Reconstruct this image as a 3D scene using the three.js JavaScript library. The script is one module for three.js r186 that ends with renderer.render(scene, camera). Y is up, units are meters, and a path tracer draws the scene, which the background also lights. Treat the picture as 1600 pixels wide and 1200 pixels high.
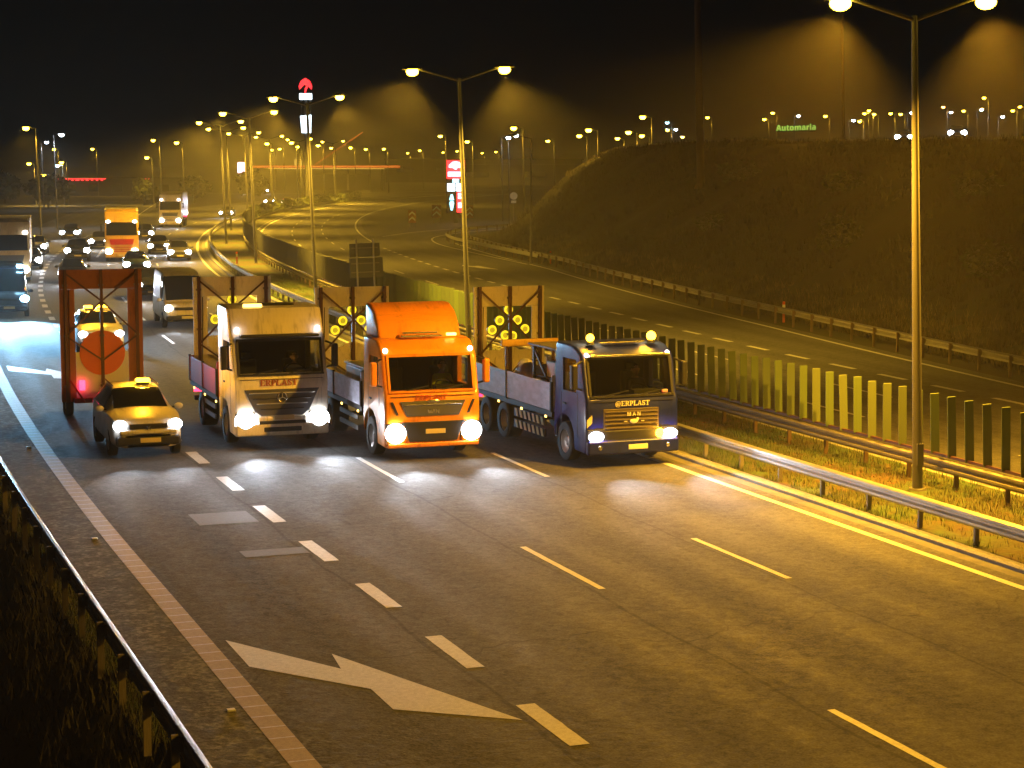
import * as THREE from 'three';
import { mergeGeometries, toCreasedNormals } from 'three/addons/utils/BufferGeometryUtils.js';
import { RoundedBoxGeometry } from 'three/addons/geometries/RoundedBoxGeometry.js';
import { TextGeometry } from 'three/addons/geometries/TextGeometry.js';
import { FontLoader } from 'three/addons/loaders/FontLoader.js';
import { MarchingCubes } from 'three/addons/objects/MarchingCubes.js';
import { Brush, Evaluator, SUBTRACTION } from 'three-bvh-csg';

// ---------------------------------------------------------------- camera, sky, light, exposure
const scene = new THREE.Scene();
const camera = new THREE.PerspectiveCamera(22.62, 4 / 3, 0.5, 6000);
camera.position.set(0, 7.5, 0);
camera.rotation.set(-6.617 * Math.PI / 180, 0, 0);
const renderer = new THREE.WebGLRenderer({ antialias: true });
renderer.toneMapping = THREE.LinearToneMapping;
renderer.toneMappingExposure = 1.15;
renderer.shadowMap.enabled = true;

const skyData = new Float32Array(16 * 8 * 4);
for (let i = 0; i < 16 * 8; i++) skyData.set([0.0007, 0.0006, 0.0006, 1], i * 4);
const sky = new THREE.DataTexture(skyData, 16, 8, THREE.RGBAFormat, THREE.FloatType);
sky.mapping = THREE.EquirectangularReflectionMapping; sky.magFilter = THREE.LinearFilter; sky.needsUpdate = true;
scene.background = sky; scene.environment = sky;
const moon = new THREE.DirectionalLight(0xcfd8ff, 0.004);
moon.position.set(-300, 600, 200); moon.shadow.radius = 20; scene.add(moon); scene.add(moon.target);
scene.fog = new THREE.FogExp2(new THREE.Color(1, 0.97, 0.88), 0.0008);

const SODIUM = new THREE.Color().setRGB(1, 0.56, 0.04), DEEPSODIUM = new THREE.Color().setRGB(1, 0.47, 0.025), COLDWHITE = new THREE.Color().setRGB(0.8, 0.88, 1), BLUEWHITE = new THREE.Color().setRGB(0.3, 0.66, 1), AMBER = new THREE.Color().setRGB(1, 0.45, 0.02);
const LAMP_CD = 1750, HEAD_CD = 115;

// ---------------------------------------------------------------- helpers
let seedState = 20231;
const rnd = () => { seedState = (seedState + 0x6d2b79f5) | 0; let t = Math.imul(seedState ^ (seedState >>> 15), 1 | seedState); t = (t + Math.imul(t ^ (t >>> 7), 61 | t)) ^ t; return ((t ^ (t >>> 14)) >>> 0) / 4294967296; };
const rr = (a, b) => a + (b - a) * rnd();
const R = (d) => d * Math.PI / 180;
const lin = (r, g, b) => new THREE.Color().setRGB(r, g, b);
const clamp = (x, a, b) => Math.min(b, Math.max(a, x)), sstep = (a, b, x) => { const t = clamp((x - a) / (b - a), 0, 1); return t * t * (3 - 2 * t); };
const taken = {};
const numbered = (n) => { taken[n] = (taken[n] || 0) + 1; return taken[n] === 1 ? n : n + '_' + String(taken[n] - 1).padStart(3, '0'); };
function thing(name, label, category, group) {
  const o = new THREE.Group(); o.name = numbered(name); scene.add(o);
  o.userData = { label, category }; if (group) o.userData.group = group;
  return o;
}
function tag(o, label, category, group) { o.userData = { label, category }; if (group) o.userData.group = group; o.name = numbered(o.name); scene.add(o); return o; }
function struct(name) { const o = new THREE.Group(); o.name = numbered(name); o.userData = { kind: 'structure' }; scene.add(o); return o; }
function boxUV(g) { // metres, looked up on the side each face points to
  const p = g.attributes.position, n = g.attributes.normal, uv = new Float32Array(p.count * 2);
  for (let i = 0; i < p.count; i++) { const ax = Math.abs(n.getX(i)), ay = Math.abs(n.getY(i)), az = Math.abs(n.getZ(i)); if (ax > ay && ax > az) uv.set([p.getZ(i) / 2.2, p.getY(i) / 2.2], i * 2); else if (ay > az) uv.set([p.getX(i) / 2.2, p.getZ(i) / 2.2], i * 2); else uv.set([p.getX(i) / 2.2, p.getY(i) / 2.2], i * 2); }
  g.setAttribute('uv', new THREE.BufferAttribute(uv, 2)); g.userData.boxed = true;
}
function part(name, geo, mat, parent) { if (mat.userData.grimy && !geo.userData.boxed) boxUV(geo); const m = new THREE.Mesh(geo, mat); m.name = name; parent.add(m); return m; }
function sub(name, parent) { const g = new THREE.Group(); g.name = name; parent.add(g); return g; }
const bx = (w, h, d, x = 0, y = 0, z = 0) => new THREE.BoxGeometry(w, h, d).translate(x, y, z);
const rbx = (w, h, d, r, x = 0, y = 0, z = 0) => new RoundedBoxGeometry(w, h, d, 2, r).translate(x, y, z);
const cyl = (r0, r1, h, n, x = 0, y = 0, z = 0) => new THREE.CylinderGeometry(r0, r1, h, n).translate(x, y, z);
function bar(a, b, w, d = w) { // a bar from point a to point b
  const A = new THREE.Vector3(...a), B = new THREE.Vector3(...b), L = A.distanceTo(B);
  const g = new THREE.BoxGeometry(w, L, d), q = new THREE.Quaternion().setFromUnitVectors(new THREE.Vector3(0, 1, 0), B.clone().sub(A).normalize());
  return g.applyQuaternion(q).translate((A.x + B.x) / 2, (A.y + B.y) / 2, (A.z + B.z) / 2);
}
function tube(a, b, r, r2 = r, n = 8) {
  const A = new THREE.Vector3(...a), B = new THREE.Vector3(...b), L = A.distanceTo(B);
  const g = new THREE.CylinderGeometry(r2, r, L, n), q = new THREE.Quaternion().setFromUnitVectors(new THREE.Vector3(0, 1, 0), B.clone().sub(A).normalize());
  return g.applyQuaternion(q).translate((A.x + B.x) / 2, (A.y + B.y) / 2, (A.z + B.z) / 2);
}
const merge = (list) => mergeGeometries(list.map((g) => { const k = g.index ? g.toNonIndexed() : g; for (const n of Object.keys(k.attributes)) if (!['position', 'normal', 'uv'].includes(n)) k.deleteAttribute(n); return k; }));
function profile(pts, width, bevel = 0.05) { // side view (z, y) drawn out to a width across x
  const s = new THREE.Shape(pts.map(([z, y]) => new THREE.Vector2(z, y)));
  const g = new THREE.ExtrudeGeometry(s, { depth: width - 2 * bevel, bevelEnabled: bevel > 0, bevelSize: bevel, bevelThickness: bevel, bevelSegments: 3, curveSegments: 6, bevelOffset: -bevel });
  return g.translate(0, 0, bevel).rotateY(-Math.PI / 2).translate(width / 2, 0, 0);
}

// value noise for textures
const hashGrid = new Float32Array(65536).map(() => rnd());
function vnoise(x, y, px, py) { // periodic in px, py cells
  const x0 = Math.floor(x), y0 = Math.floor(y), fx = x - x0, fy = y - y0, sx = fx * fx * (3 - 2 * fx), sy = fy * fy * (3 - 2 * fy);
  const h = (i, j) => hashGrid[((((j % py) + py) % py) * 251 + (((i % px) + px) % px) * 17 + (((i % px) + px) % px) * (((j % py) + py) % py) * 7) & 65535];
  return (h(x0, y0) * (1 - sx) + h(x0 + 1, y0) * sx) * (1 - sy) + (h(x0, y0 + 1) * (1 - sx) + h(x0 + 1, y0 + 1) * sx) * sy;
}
function texture(w, h, fn, srgb) {
  const d = new Uint8Array(w * h * 4);
  for (let j = 0; j < h; j++) for (let i = 0; i < w; i++) { const c = fn(i / w, j / h, i, j); for (let k = 0; k < 3; k++) d[(j * w + i) * 4 + k] = clamp((Array.isArray(c) ? c[k] : c) * 255, 0, 255); d[(j * w + i) * 4 + 3] = 255; }
  const t = new THREE.DataTexture(d, w, h, THREE.RGBAFormat, THREE.UnsignedByteType);
  t.wrapS = t.wrapT = THREE.RepeatWrapping; t.magFilter = THREE.LinearFilter; t.minFilter = THREE.LinearMipmapLinearFilter; if (srgb) t.colorSpace = THREE.SRGBColorSpace; t.needsUpdate = true;
  return t;
}
const toS = (l) => l <= 0.0031308 ? 12.92 * l : 1.055 * Math.pow(l, 1 / 2.4) - 0.055;

// ---------------------------------------------------------------- materials
// asphalt: u runs 20 m across, v 40 m along; wheel tracks, binder stripes, patches and aggregate
const lanesAt = [-1.75, -5.25, -8.9, -12.55];
const asphaltHeight = (u, v) => 0.5 * hashGrid[(Math.floor(u * 1024) * 31 + Math.floor(v * 2048) * 57) & 65535] + 0.5 * vnoise(u * 400, v * 800, 400, 800);
function asphaltTone(u, v) {
  const off = u * 20 - 17; let t = 0.06;
  let tr = 0, oil = 0;
  for (const l of lanesAt) { const d = Math.abs(off - l); tr += Math.exp(-Math.pow((d - 0.95) / 0.32, 2)); oil += Math.exp(-Math.pow(d / 0.3, 2)); }
  const n1 = vnoise(u * 40, v * 5, 40, 5), n2 = vnoise(u * 120, v * 200, 120, 200), g1 = vnoise(u * 330, v * 660, 330, 660), n3 = vnoise(u * 6, v * 3, 6, 3), n4 = vnoise(u * 180, v * 40, 180, 40);
  t *= 1 - 0.16 * oil * (0.5 + n3) + 0.1 * tr * (0.4 + n3) + 0.2 * (n1 - 0.5) + 0.2 * (n2 - 0.5) + 0.16 * (n4 - 0.5) + 0.5 * (g1 - 0.5) + 0.9 * (hashGrid[(Math.floor(u * 1024) * 131 + Math.floor(v * 2048) * 77) & 65535] - 0.5);
  for (const [jo, jw] of [[-7.25, 0.035], [-3.72, 0.03], [-11.1, 0.035]]) { const dj = Math.abs(off - jo + 0.05 * Math.sin(v * 40) + 0.04 * (vnoise(v * 90, 3.3, 90, 7) - 0.5)); if (dj < jw) t *= 0.55; }
  const cz = v * 40, ck = Math.abs(((cz + 1.2 * vnoise(u * 30, 5.1, 30, 9)) % 13.3) - 6 + 0.5 * (vnoise(u * 90, 9.7, 90, 11) - 0.5)); if (ck < 0.025 && n3 > 0.35) t *= 0.5;
  const sp = vnoise(u * 70 + 3, v * 130, 70, 130); if (sp > 0.9) t *= 0.72;
  const e = Math.abs(off + 15.0 + 0.5 * (n1 - 0.5)); t *= 1 + 0.8 * Math.exp(-Math.pow(e / 0.7, 2)) * (n2 > 0.42 ? 2.4 : 0.5) * Math.pow(g1, 1.5);
  return t;
}
const asphaltMap = texture(1024, 2048, (u, v) => { const t = asphaltTone(u, v); return [toS(t * 1.03), toS(t), toS(t * 0.95)]; }, true);
const asphaltRough = texture(512, 1024, (u, v) => { const off = u * 20 - 17; let tr = 0; for (const l of lanesAt) tr += Math.exp(-Math.pow((Math.abs(off - l) - 0.95) / 0.35, 2)); return 0.9 - 0.08 * tr + 0.06 * (vnoise(u * 40, v * 6, 40, 6) - 0.5) + 0.2 * (vnoise(u * 160, v * 320, 160, 320) - 0.5); });
const asphaltBump = texture(1024, 2048, (u, v) => asphaltHeight(u, v));
const M = {};
const std = (name, color, roughness = 0.6, metalness = 0, extra = {}) => (M[name] = new THREE.MeshStandardMaterial({ name, color, roughness, metalness, ...extra }));
std('asphalt', lin(1, 1, 1), 1, 0, { map: asphaltMap, roughnessMap: asphaltRough, bumpMap: asphaltBump, bumpScale: 0.008 });
const paintWear = texture(256, 256, (u, v) => { const n = vnoise(u * 24, v * 24, 24, 24), f = hashGrid[(Math.floor(u * 256) * 61 + Math.floor(v * 256) * 29) & 65535]; const t = 0.62 * (0.86 + 0.2 * (n - 0.4)) * (f > 0.94 ? 0.45 : 0.92 + 0.12 * f); return [toS(t), toS(t * 0.98), toS(t * 0.92)]; }, true);
std('roadPaint', lin(1, 1, 1), 0.55, 0, { map: paintWear });
std('oldPaint', lin(0.66, 0.54, 0.26), 0.65, 0, { map: paintWear });
const soilTone = (u, v) => { const n = vnoise(u * 30, v * 30, 30, 30), m = vnoise(u * 7, v * 7, 7, 7), f = vnoise(u * 160, v * 160, 160, 160); const g = clamp(0.5 + 1.3 * (m - 0.5) + 0.9 * (n - 0.5), 0, 1), k = 0.6 + 0.8 * f; return [0.05 * k * (1.25 - 0.5 * g), 0.042 * k * (0.8 + 0.7 * g), 0.016 * k]; };
const soilMap = texture(512, 512, (u, v) => soilTone(u, v).map(toS), true);
std('turf', lin(1, 1, 1), 0.95, 0, { map: soilMap });
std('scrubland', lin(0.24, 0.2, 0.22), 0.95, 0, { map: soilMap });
const concreteMap = texture(256, 256, (u, v) => { const t = 0.24 * (0.8 + 0.4 * vnoise(u * 20, v * 20, 20, 20)) * (0.85 + 0.3 * vnoise(u * 110, v * 110, 110, 110)); return [toS(t), toS(t * 0.98), toS(t * 0.95)]; }, true);
std('kerbStone', lin(1, 1, 1), 0.8, 0, { map: concreteMap });
const zincMap = texture(256, 256, (u, v) => { const t = 0.42 * (0.8 + 0.3 * vnoise(u * 16, v * 10, 16, 10) + 0.15 * vnoise(u * 70, v * 70, 70, 70)); return [toS(t), toS(t * 1.0), toS(t * 1.02)]; }, true);
std('zinc', lin(1, 1, 1), 0.38, 0.75, { map: zincMap });
std('zincDull', lin(0.55, 0.5, 0.46), 0.6, 0.5, { map: zincMap });
std('rustyPost', lin(0.16, 0.1, 0.06), 0.75, 0.3);
std('slatGreen', lin(0.075, 0.11, 0.035), 0.55, 0); std('slatGreenDull', lin(0.06, 0.085, 0.035), 0.65, 0); std('slatGreenPale', lin(0.09, 0.115, 0.045), 0.6, 0); std('slatGrey', lin(0.035, 0.037, 0.04), 0.6, 0);
std('poleSteel', lin(0.15, 0.145, 0.14), 0.65, 0.25);
std('blackRubber', lin(0.012, 0.012, 0.013), 0.75);
std('blackPlastic', lin(0.02, 0.02, 0.022), 0.45);
std('rimSteel', lin(0.45, 0.45, 0.46), 0.4, 0.7);
std('chrome', lin(0.75, 0.75, 0.76), 0.18, 1);
std('chassis', lin(0.03, 0.03, 0.032), 0.6, 0.2);
const grimeMap = texture(512, 512, (u, v) => { const a = vnoise(u * 9, v * 5, 9, 5), b = vnoise(u * 60, v * 16, 60, 16), c = vnoise(u * 150, v * 150, 150, 150), st = Math.max(0, b - 0.55) * 1.1 * a, t = clamp(0.97 - 0.22 * Math.max(0, a - 0.4) - st * 0.7 - 0.16 * Math.max(0, c - 0.6), 0.3, 1); return [toS(t), toS(t * 0.97), toS(t * 0.92)]; }, true);
const grimeRough = texture(256, 256, (u, v) => 0.55 + 0.5 * vnoise(u * 12, v * 8, 12, 8) * vnoise(u * 60, v * 60, 60, 60) + 0.25 * vnoise(u * 5, v * 5, 5, 5));
const paint = (name, c, rough = 0.55) => { const m = M[name] = new THREE.MeshPhysicalMaterial({ name, color: c, roughness: rough, map: grimeMap, roughnessMap: grimeRough, clearcoat: 0.4, clearcoatRoughness: 0.2, specularIntensity: 0.6 }); m.userData.grimy = true; return m; };
paint('paintWhite', lin(0.88, 0.84, 0.74)); paint('paintOrange', lin(0.8, 0.28, 0.01)); paint('paintBlue', lin(0.004, 0.01, 0.2)); paint('paintSilver', lin(0.6, 0.59, 0.57));
paint('paintBlack', lin(0.012, 0.013, 0.016)); paint('paintDarkBlue', lin(0.012, 0.02, 0.05)); paint('paintTeal', lin(0.01, 0.05, 0.055)); paint('paintGrey', lin(0.12, 0.12, 0.13)); paint('paintCream', lin(0.6, 0.5, 0.3)); paint('paintYellow', lin(0.65, 0.4, 0.05)); paint('paintRed', lin(0.45, 0.02, 0.015));
std('interior', lin(0.02, 0.018, 0.016), 0.8);
std('seatCloth', lin(0.03, 0.03, 0.035), 0.9);
M.glass = new THREE.MeshPhysicalMaterial({ name: 'glass', color: lin(0.62, 0.66, 0.66), roughness: 0.03, transmission: 1, thickness: 0, ior: 1.5 });
M.darkGlass = new THREE.MeshPhysicalMaterial({ name: 'darkGlass', color: lin(0.012, 0.013, 0.016), roughness: 0.06, clearcoat: 1, clearcoatRoughness: 0.03 });
std('bedAlu', lin(1.5, 1.5, 1.8), 0.5, 0, { map: zincMap });
std('bedRed', lin(0.4, 0.05, 0.05), 0.5);
std('boardCream', lin(0.82, 0.78, 0.68), 0.6, 0, { map: grimeMap }); M.boardCream.userData.grimy = true;
std('boardOrange', lin(0.34, 0.11, 0.03), 0.6);
std('discOrange', lin(0.75, 0.14, 0.02), 0.5);
M.boardOrange.map = grimeMap; M.boardOrange.userData.grimy = true; std('frameSteel', lin(0.07, 0.025, 0.018), 0.5, 0.3);
std('plateYellow', lin(0.6, 0.5, 0.25), 0.5);
std('chevronYellow', lin(0.6, 0.5, 0.12), 0.5);
std('textRed', lin(0.42, 0.1, 0.05), 0.5); std('textOrange', lin(0.45, 0.06, 0.01), 0.5); std('textPale', lin(0.72, 0.68, 0.6), 0.5);
std('grillGrey', lin(0.09, 0.09, 0.1), 0.5, 0.2); std('grillBrown', lin(0.09, 0.07, 0.05), 0.5, 0.2);
const glow = (name, color, k, base = lin(0.7, 0.7, 0.7)) => (M[name] = new THREE.MeshStandardMaterial({ name, color: base, roughness: 0.4, emissive: color, emissiveIntensity: k }));
glow('glowSodium', lin(1, 0.62, 0.03), 34); glow('glowWhiteLamp', lin(0.75, 0.9, 1), 30); glow('glowCyanLamp', lin(0.45, 0.9, 1), 20); glow('glowOrangeLamp', lin(1, 0.42, 0.08), 20);
glow('glowHead', lin(0.9, 0.94, 1), 30); glow('glowHeadFar', lin(0.9, 0.94, 1), 60); glow('glowHeadBlue', lin(0.35, 0.75, 1), 50); glow('glowMarker', lin(0.95, 0.92, 1), 9); glow('glowAmber', lin(1, 0.5, 0.02), 14); glow('glowAmberSide', lin(1, 0.6, 0.12), 5);
glow('glowYellow', lin(1, 0.74, 0.02), 1.1, lin(0.6, 0.5, 0.05)); glow('glowYellowCore', lin(0.6, 0.5, 0.02), 0.5, lin(0.4, 0.35, 0.05)); glow('glowRed', lin(1, 0.02, 0.03), 3.2); glow('glowRedDim', lin(1, 0.05, 0.03), 1.0); glow('glowPink', lin(1, 0.55, 0.7), 3.5); glow('glowCyan', lin(0.35, 0.85, 1), 2.6); glow('glowWhiteSign', lin(0.75, 0.92, 1), 3.5); glow('glowGreen', lin(0.45, 0.9, 0.12), 0.9); glow('glowOrangeTrim', lin(1, 0.16, 0.02), 0.9); glow('glowWarmTrim', lin(1, 0.6, 0.1), 0.8); glow('glowTail', lin(1, 0.02, 0.08), 6);
std('bark', lin(0.03, 0.025, 0.02), 0.9); std('leafDark', lin(0.035, 0.05, 0.015), 0.85, 0, { side: THREE.DoubleSide });
std('wallDark', lin(0.07, 0.065, 0.06), 0.85); std('wallPale', lin(0.3, 0.29, 0.27), 0.85); std('signBack', lin(0.1, 0.105, 0.12), 0.5, 0.4);
std('skin', lin(0.45, 0.28, 0.2), 0.6); std('vestYellow', lin(0.5, 0.6, 0.05), 0.8); std('shirtPale', lin(0.5, 0.48, 0.45), 0.85); std('shirtDark', lin(0.05, 0.05, 0.07), 0.9); std('hairDark', lin(0.02, 0.015, 0.01), 0.9);
std('coneOrange', lin(0.75, 0.1, 0.015), 0.55); std('whiteBand', lin(0.75, 0.75, 0.72), 0.5);

const fonts = new FontLoader();
const serifBold = await fonts.loadAsync('fonts/droid/droid_serif_bold.typeface.json'), sansBold = await fonts.loadAsync('fonts/droid/droid_sans_bold.typeface.json');
function text(str, size, font, depth = 0.008) { const g = new TextGeometry(str, { font, size, depth, curveSegments: 3, bevelEnabled: false }); g.computeBoundingBox(); const b = g.boundingBox; return g.translate(-(b.max.x + b.min.x) / 2, -(b.max.y + b.min.y) / 2, 0); }

// ---------------------------------------------------------------- the road's line: s runs away from the viewer, off to the right of the median edge line
const TH0 = R(20.4), KAP = R(0.083), X0 = 6.55, Z0 = -40, LEND = (20.4 + 14) / 0.083;
function ref(s) {
  if (s <= 0) return [X0 - Math.sin(TH0) * s, Z0 - Math.cos(TH0) * s, TH0];
  const t = Math.min(s, LEND), th = TH0 - KAP * t;
  let x = X0 - (Math.cos(th) - Math.cos(TH0)) / KAP, z = Z0 - (Math.sin(TH0) - Math.sin(th)) / KAP;
  if (s > LEND) { x -= Math.sin(th) * (s - LEND); z -= Math.cos(th) * (s - LEND); }
  return [x, z, th];
}
function at(s, off) { const [x, z, th] = ref(s); return [x + Math.cos(th) * off, z - Math.sin(th) * off]; }
const refTable = []; for (let s = -120; s <= 1200; s += 2) refTable.push([s, ...ref(s)]);
function so(x, z) { // nearest station and offset
  let b = 1e18, k = 0;
  for (let i = 0; i < refTable.length; i += 4) { const r = refTable[i], d = (x - r[1]) ** 2 + (z - r[2]) ** 2; if (d < b) { b = d; k = i; } }
  for (let i = Math.max(0, k - 4), e = Math.min(refTable.length - 1, k + 4); i <= e; i++) { const r = refTable[i], d = (x - r[1]) ** 2 + (z - r[2]) ** 2; if (d < b) { b = d; k = i; } }
  const r = refTable[k], dx = x - r[1], dz = z - r[2];
  return [r[0] - dx * Math.sin(r[3]) - dz * Math.cos(r[3]), dx * Math.cos(r[3]) - dz * Math.sin(r[3])];
}
const farEdge = (s) => { const p = [[-80, 16.2], [0, 16.4], [19, 17.9], [44, 20], [94, 23.2], [125, 23.3], [150, 23.5], [2000, 23.5]]; for (let i = 1; i < p.length; i++) if (s <= p[i][0]) return p[i - 1][1] + (p[i][1] - p[i - 1][1]) * (s - p[i - 1][0]) / (p[i][0] - p[i - 1][0]); return 23.5; };
function stations(a, b, step) { const n = Math.max(1, Math.round((b - a) / step)), r = []; for (let i = 0; i <= n; i++) r.push(a + (b - a) * i / n); return r; }
const fn = (v) => typeof v === 'function' ? v : () => v;
function ribbon(ss, o0, o1, y, uvu = 20, uvv = 40, cols = 1) {
  const p = [], uv = [], ix = [], f0 = fn(o0), f1 = fn(o1);
  ss.forEach((s, i) => { for (let c = 0; c <= cols; c++) { const o = f0(s) + (f1(s) - f0(s)) * c / cols, [x, z] = at(s, o); p.push(x, y, z); uv.push((o + 17) / uvu, s / uvv); if (i && c) { const k = i * (cols + 1) + c, q = k - cols - 1; ix.push(q - 1, q, k, q - 1, k, k - 1); } } });
  const g = new THREE.BufferGeometry(); g.setAttribute('position', new THREE.Float32BufferAttribute(p, 3)); g.setAttribute('uv', new THREE.Float32BufferAttribute(uv, 2)); g.setIndex(ix); g.computeVertexNormals();
  return g;
}
function sweep(ss, offBase, prof, closed = true, uvs = 1) { // profile points (off, y) drawn along the road
  const p = [], uv = [], ix = [], n = prof.length, fb = fn(offBase);
  ss.forEach((s, i) => prof.forEach(([o, y], j) => { const [x, z] = at(s, fb(s) + o); p.push(x, y, z); uv.push(j / n, s * uvs); }));
  for (let i = 1; i < ss.length; i++) for (let j = 0; j < (closed ? n : n - 1); j++) { const a = (i - 1) * n + j, b = (i - 1) * n + (j + 1) % n, c = i * n + j, d = i * n + (j + 1) % n; ix.push(a, b, d, a, d, c); }
  if (closed) { const tris = THREE.ShapeUtils.triangulateShape(prof.map(([o, y]) => new THREE.Vector2(o, y)), []); for (const t of tris) { ix.push(t[0], t[2], t[1]); const k = (ss.length - 1) * n; ix.push(k + t[0], k + t[1], k + t[2]); } }
  const g = new THREE.BufferGeometry(); g.setAttribute('position', new THREE.Float32BufferAttribute(p, 3)); g.setAttribute('uv', new THREE.Float32BufferAttribute(uv, 2)); g.setIndex(ix);
  return toCreasedNormals(g, 0.6);
}

// ---------------------------------------------------------------- terrain
const hillCrest = (s) => { const p = [[-200, 8.6], [60, 8.7], [120, 9.0], [150, 8.6], [166, 7.4], [180, 4.4], [192, 1.5], [204, 0], [3000, 0]]; for (let i = 1; i < p.length; i++) if (s <= p[i][0]) return p[i - 1][1] + (p[i][1] - p[i - 1][1]) * (s - p[i - 1][0]) / (p[i][0] - p[i - 1][0]); return 0; };
const rampPts = [[-1.5, -140], [-6.3, -160], [-9.8, -178], [-10.3, -192], [-7.5, -205], [-0.5, -221], [10, -238], [26, -258], [50, -280]];
const rampFine = new THREE.CatmullRomCurve3(rampPts.slice(2).map(([x, z]) => new THREE.Vector3(x, 0, z))).getPoints(40).map((p) => [p.x, p.z]);
function groundHeight(x, z) {
  const [s, off] = so(x, z);
  let h = -0.06;
  const e = off - farEdge(s) - 2.2;
  if (e > 0) { const c = Math.max(hillCrest(s), 9.2 * sstep(26, 48, e) * (1 - sstep(220, 300, s))); const w = 20 - 5 * sstep(90, 130, s), k = sstep(-0.05, 1, e / w) * 0.55 + clamp(e / w, 0, 1) * 0.45; let d = 1e9; if (s > 110 && s < 330) for (const [rx, rz] of rampFine) d = Math.min(d, Math.hypot(x - rx, z - rz)); const away = sstep(4, 17, d); h += away * (c * k + (e > 40 ? Math.min(4, (e - 40) * 0.0265) * c / 8.6 : 0)); h += 0.35 * sstep(0, 4, e) * (vnoise(x * 0.35 + 90, z * 0.35 + 700, 251, 241) - 0.5) * (c / 8.6); }
  const l = -15.95 - off;
  if (l > 0) { const f = 1 - sstep(48, 80, s); h -= f * Math.min(6.5, l * 0.85); h += 0.5 * sstep(0, 3, l) * (vnoise(x * 0.4 + 90, z * 0.4 + 700, 251, 241) - 0.5) * f; }
  return h;
}
{
  const xs = [], zs = [];
  for (let x = -2600; x < -220; x += 170) xs.push(x); for (let x = -220; x < -60; x += 8) xs.push(x); for (let x = -60; x < 70; x += 1.3) xs.push(x); for (let x = 70; x < 220; x += 8) xs.push(x); for (let x = 220; x <= 2600; x += 170) xs.push(x);
  for (let z = 60; z > -10; z -= 4) zs.push(z); for (let z = -10; z > -240; z -= 1.4) zs.push(z); for (let z = -240; z > -560; z -= 10) zs.push(z); for (let z = -560; z >= -4200; z -= 200) zs.push(z);
  const p = [], uv = [], ix = [], nx = xs.length;
  zs.forEach((z, j) => xs.forEach((x, i) => { p.push(x, groundHeight(x, z), z); uv.push(x / 9, z / 9); if (i && j) { const k = j * nx + i; ix.push(k - nx - 1, k - 1, k, k - nx - 1, k, k - nx); } }));
  const g = new THREE.BufferGeometry(); g.setAttribute('position', new THREE.Float32BufferAttribute(p, 3)); g.setAttribute('uv', new THREE.Float32BufferAttribute(uv, 2)); g.setIndex(ix); g.computeVertexNormals();
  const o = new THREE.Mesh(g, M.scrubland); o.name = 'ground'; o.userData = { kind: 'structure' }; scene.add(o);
}

// ---------------------------------------------------------------- carriageways
const road = struct('road');
part('asphalt_surface', ribbon(stations(-48, 420, 3), (s) => -15.7 - 0.8 * sstep(50, 70, s), 0.72, 0, 20, 40, 6), M.asphalt, road);
const dashOf = (s0, len, off, w) => { const j = () => rr(-0.004, 0.004); return ribbon(stations(s0 + rr(-0.03, 0.03), s0 + len + rr(-0.03, 0.03), 0.25), () => off - w / 2 + j(), () => off + w / 2 + j(), 0.005, 1, 1); };
for (let k = -1; k < 18; k++) { part('lane_dash', dashOf(-5 + k * 12 + (k > 0 ? 0 : 0), 4, -3.5, 0.13), M.roadPaint, road); part('lane_dash', dashOf(-16.6 + k * 12 + 12, 4, -7.0, 0.13), M.roadPaint, road); }
for (let k = -2; k < 44; k++) part('exit_lane_dash', dashOf(-12.9 + k * 4.1, 2, -10.85 - 0.5 * sstep(30, 90, k * 4), 0.28), M.roadPaint, road);
part('edge_line', ribbon(stations(-48, 420, 3), -0.09, 0.09, 0.005, 1, 1), M.roadPaint, road);
part('rumble_edge_line', ribbon(stations(-48, 130, 2), -14.57, -14.21, 0.005, 1, 1), M.oldPaint, road);
for (let k = 0; k < 90; k++) part('rumble_bar', ribbon([-17 + k * 0.52, -16.965 + k * 0.52], -14.565, -14.215, 0.0085, 1, 1), M.roadPaint, road);
part('gutter_strip', ribbon(stations(-48, 200, 3), 0.4, 0.7, 0.004, 4, 4), std('gutterConcrete', lin(0.5, 0.48, 0.47), 0.85, 0, { map: concreteMap }), road);
function arrowMark(pts, y) { const s = new THREE.Shape(pts.map(([x, z]) => new THREE.Vector2(x, -z))); const g = new THREE.ShapeGeometry(s).rotateX(-Math.PI / 2).translate(0, y, 0); return g; }
const arrowSO = [[-5.9, -14.0], [-8.2, -12.75], [-7.3, -12.65], [-11.6, -11.15], [-10.5, -12.64], [-9.4, -12.64], [-7.6, -14.0]];
for (const ds of [0, 42.5]) part('merge_arrow', arrowMark(arrowSO.map(([s, o]) => at(s + ds, o)), 0.004), M.roadPaint, road);
std('lightPoolPaint', lin(0.22, 0.22, 0.23), 0.7, 0, { map: paintWear });  // pale tone for headlight pools painted on the asphalt
for (const [a, b, c, d] of [[3.7, 5.0, -12.5, -11.25], [0.25, 0.85, -12.3, -11.05]]) part('painted_light_pool', ribbon(stations(a, b, 0.5), c, d, 0.005, 1, 1), M.lightPoolPaint, road);  // two pools of headlight, painted as pale patches on the road
for (const s of [3.0, -9.8, 15.8, 28.6]) { const [x, z] = at(s, -14.75); const st = part('road_stud', rbx(0.12, 0.03, 0.1, 0.012, 0, 0.016, 0), M.whiteBand, road); st.position.set(x, 0, z); st.rotation.y = TH0; }

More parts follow.
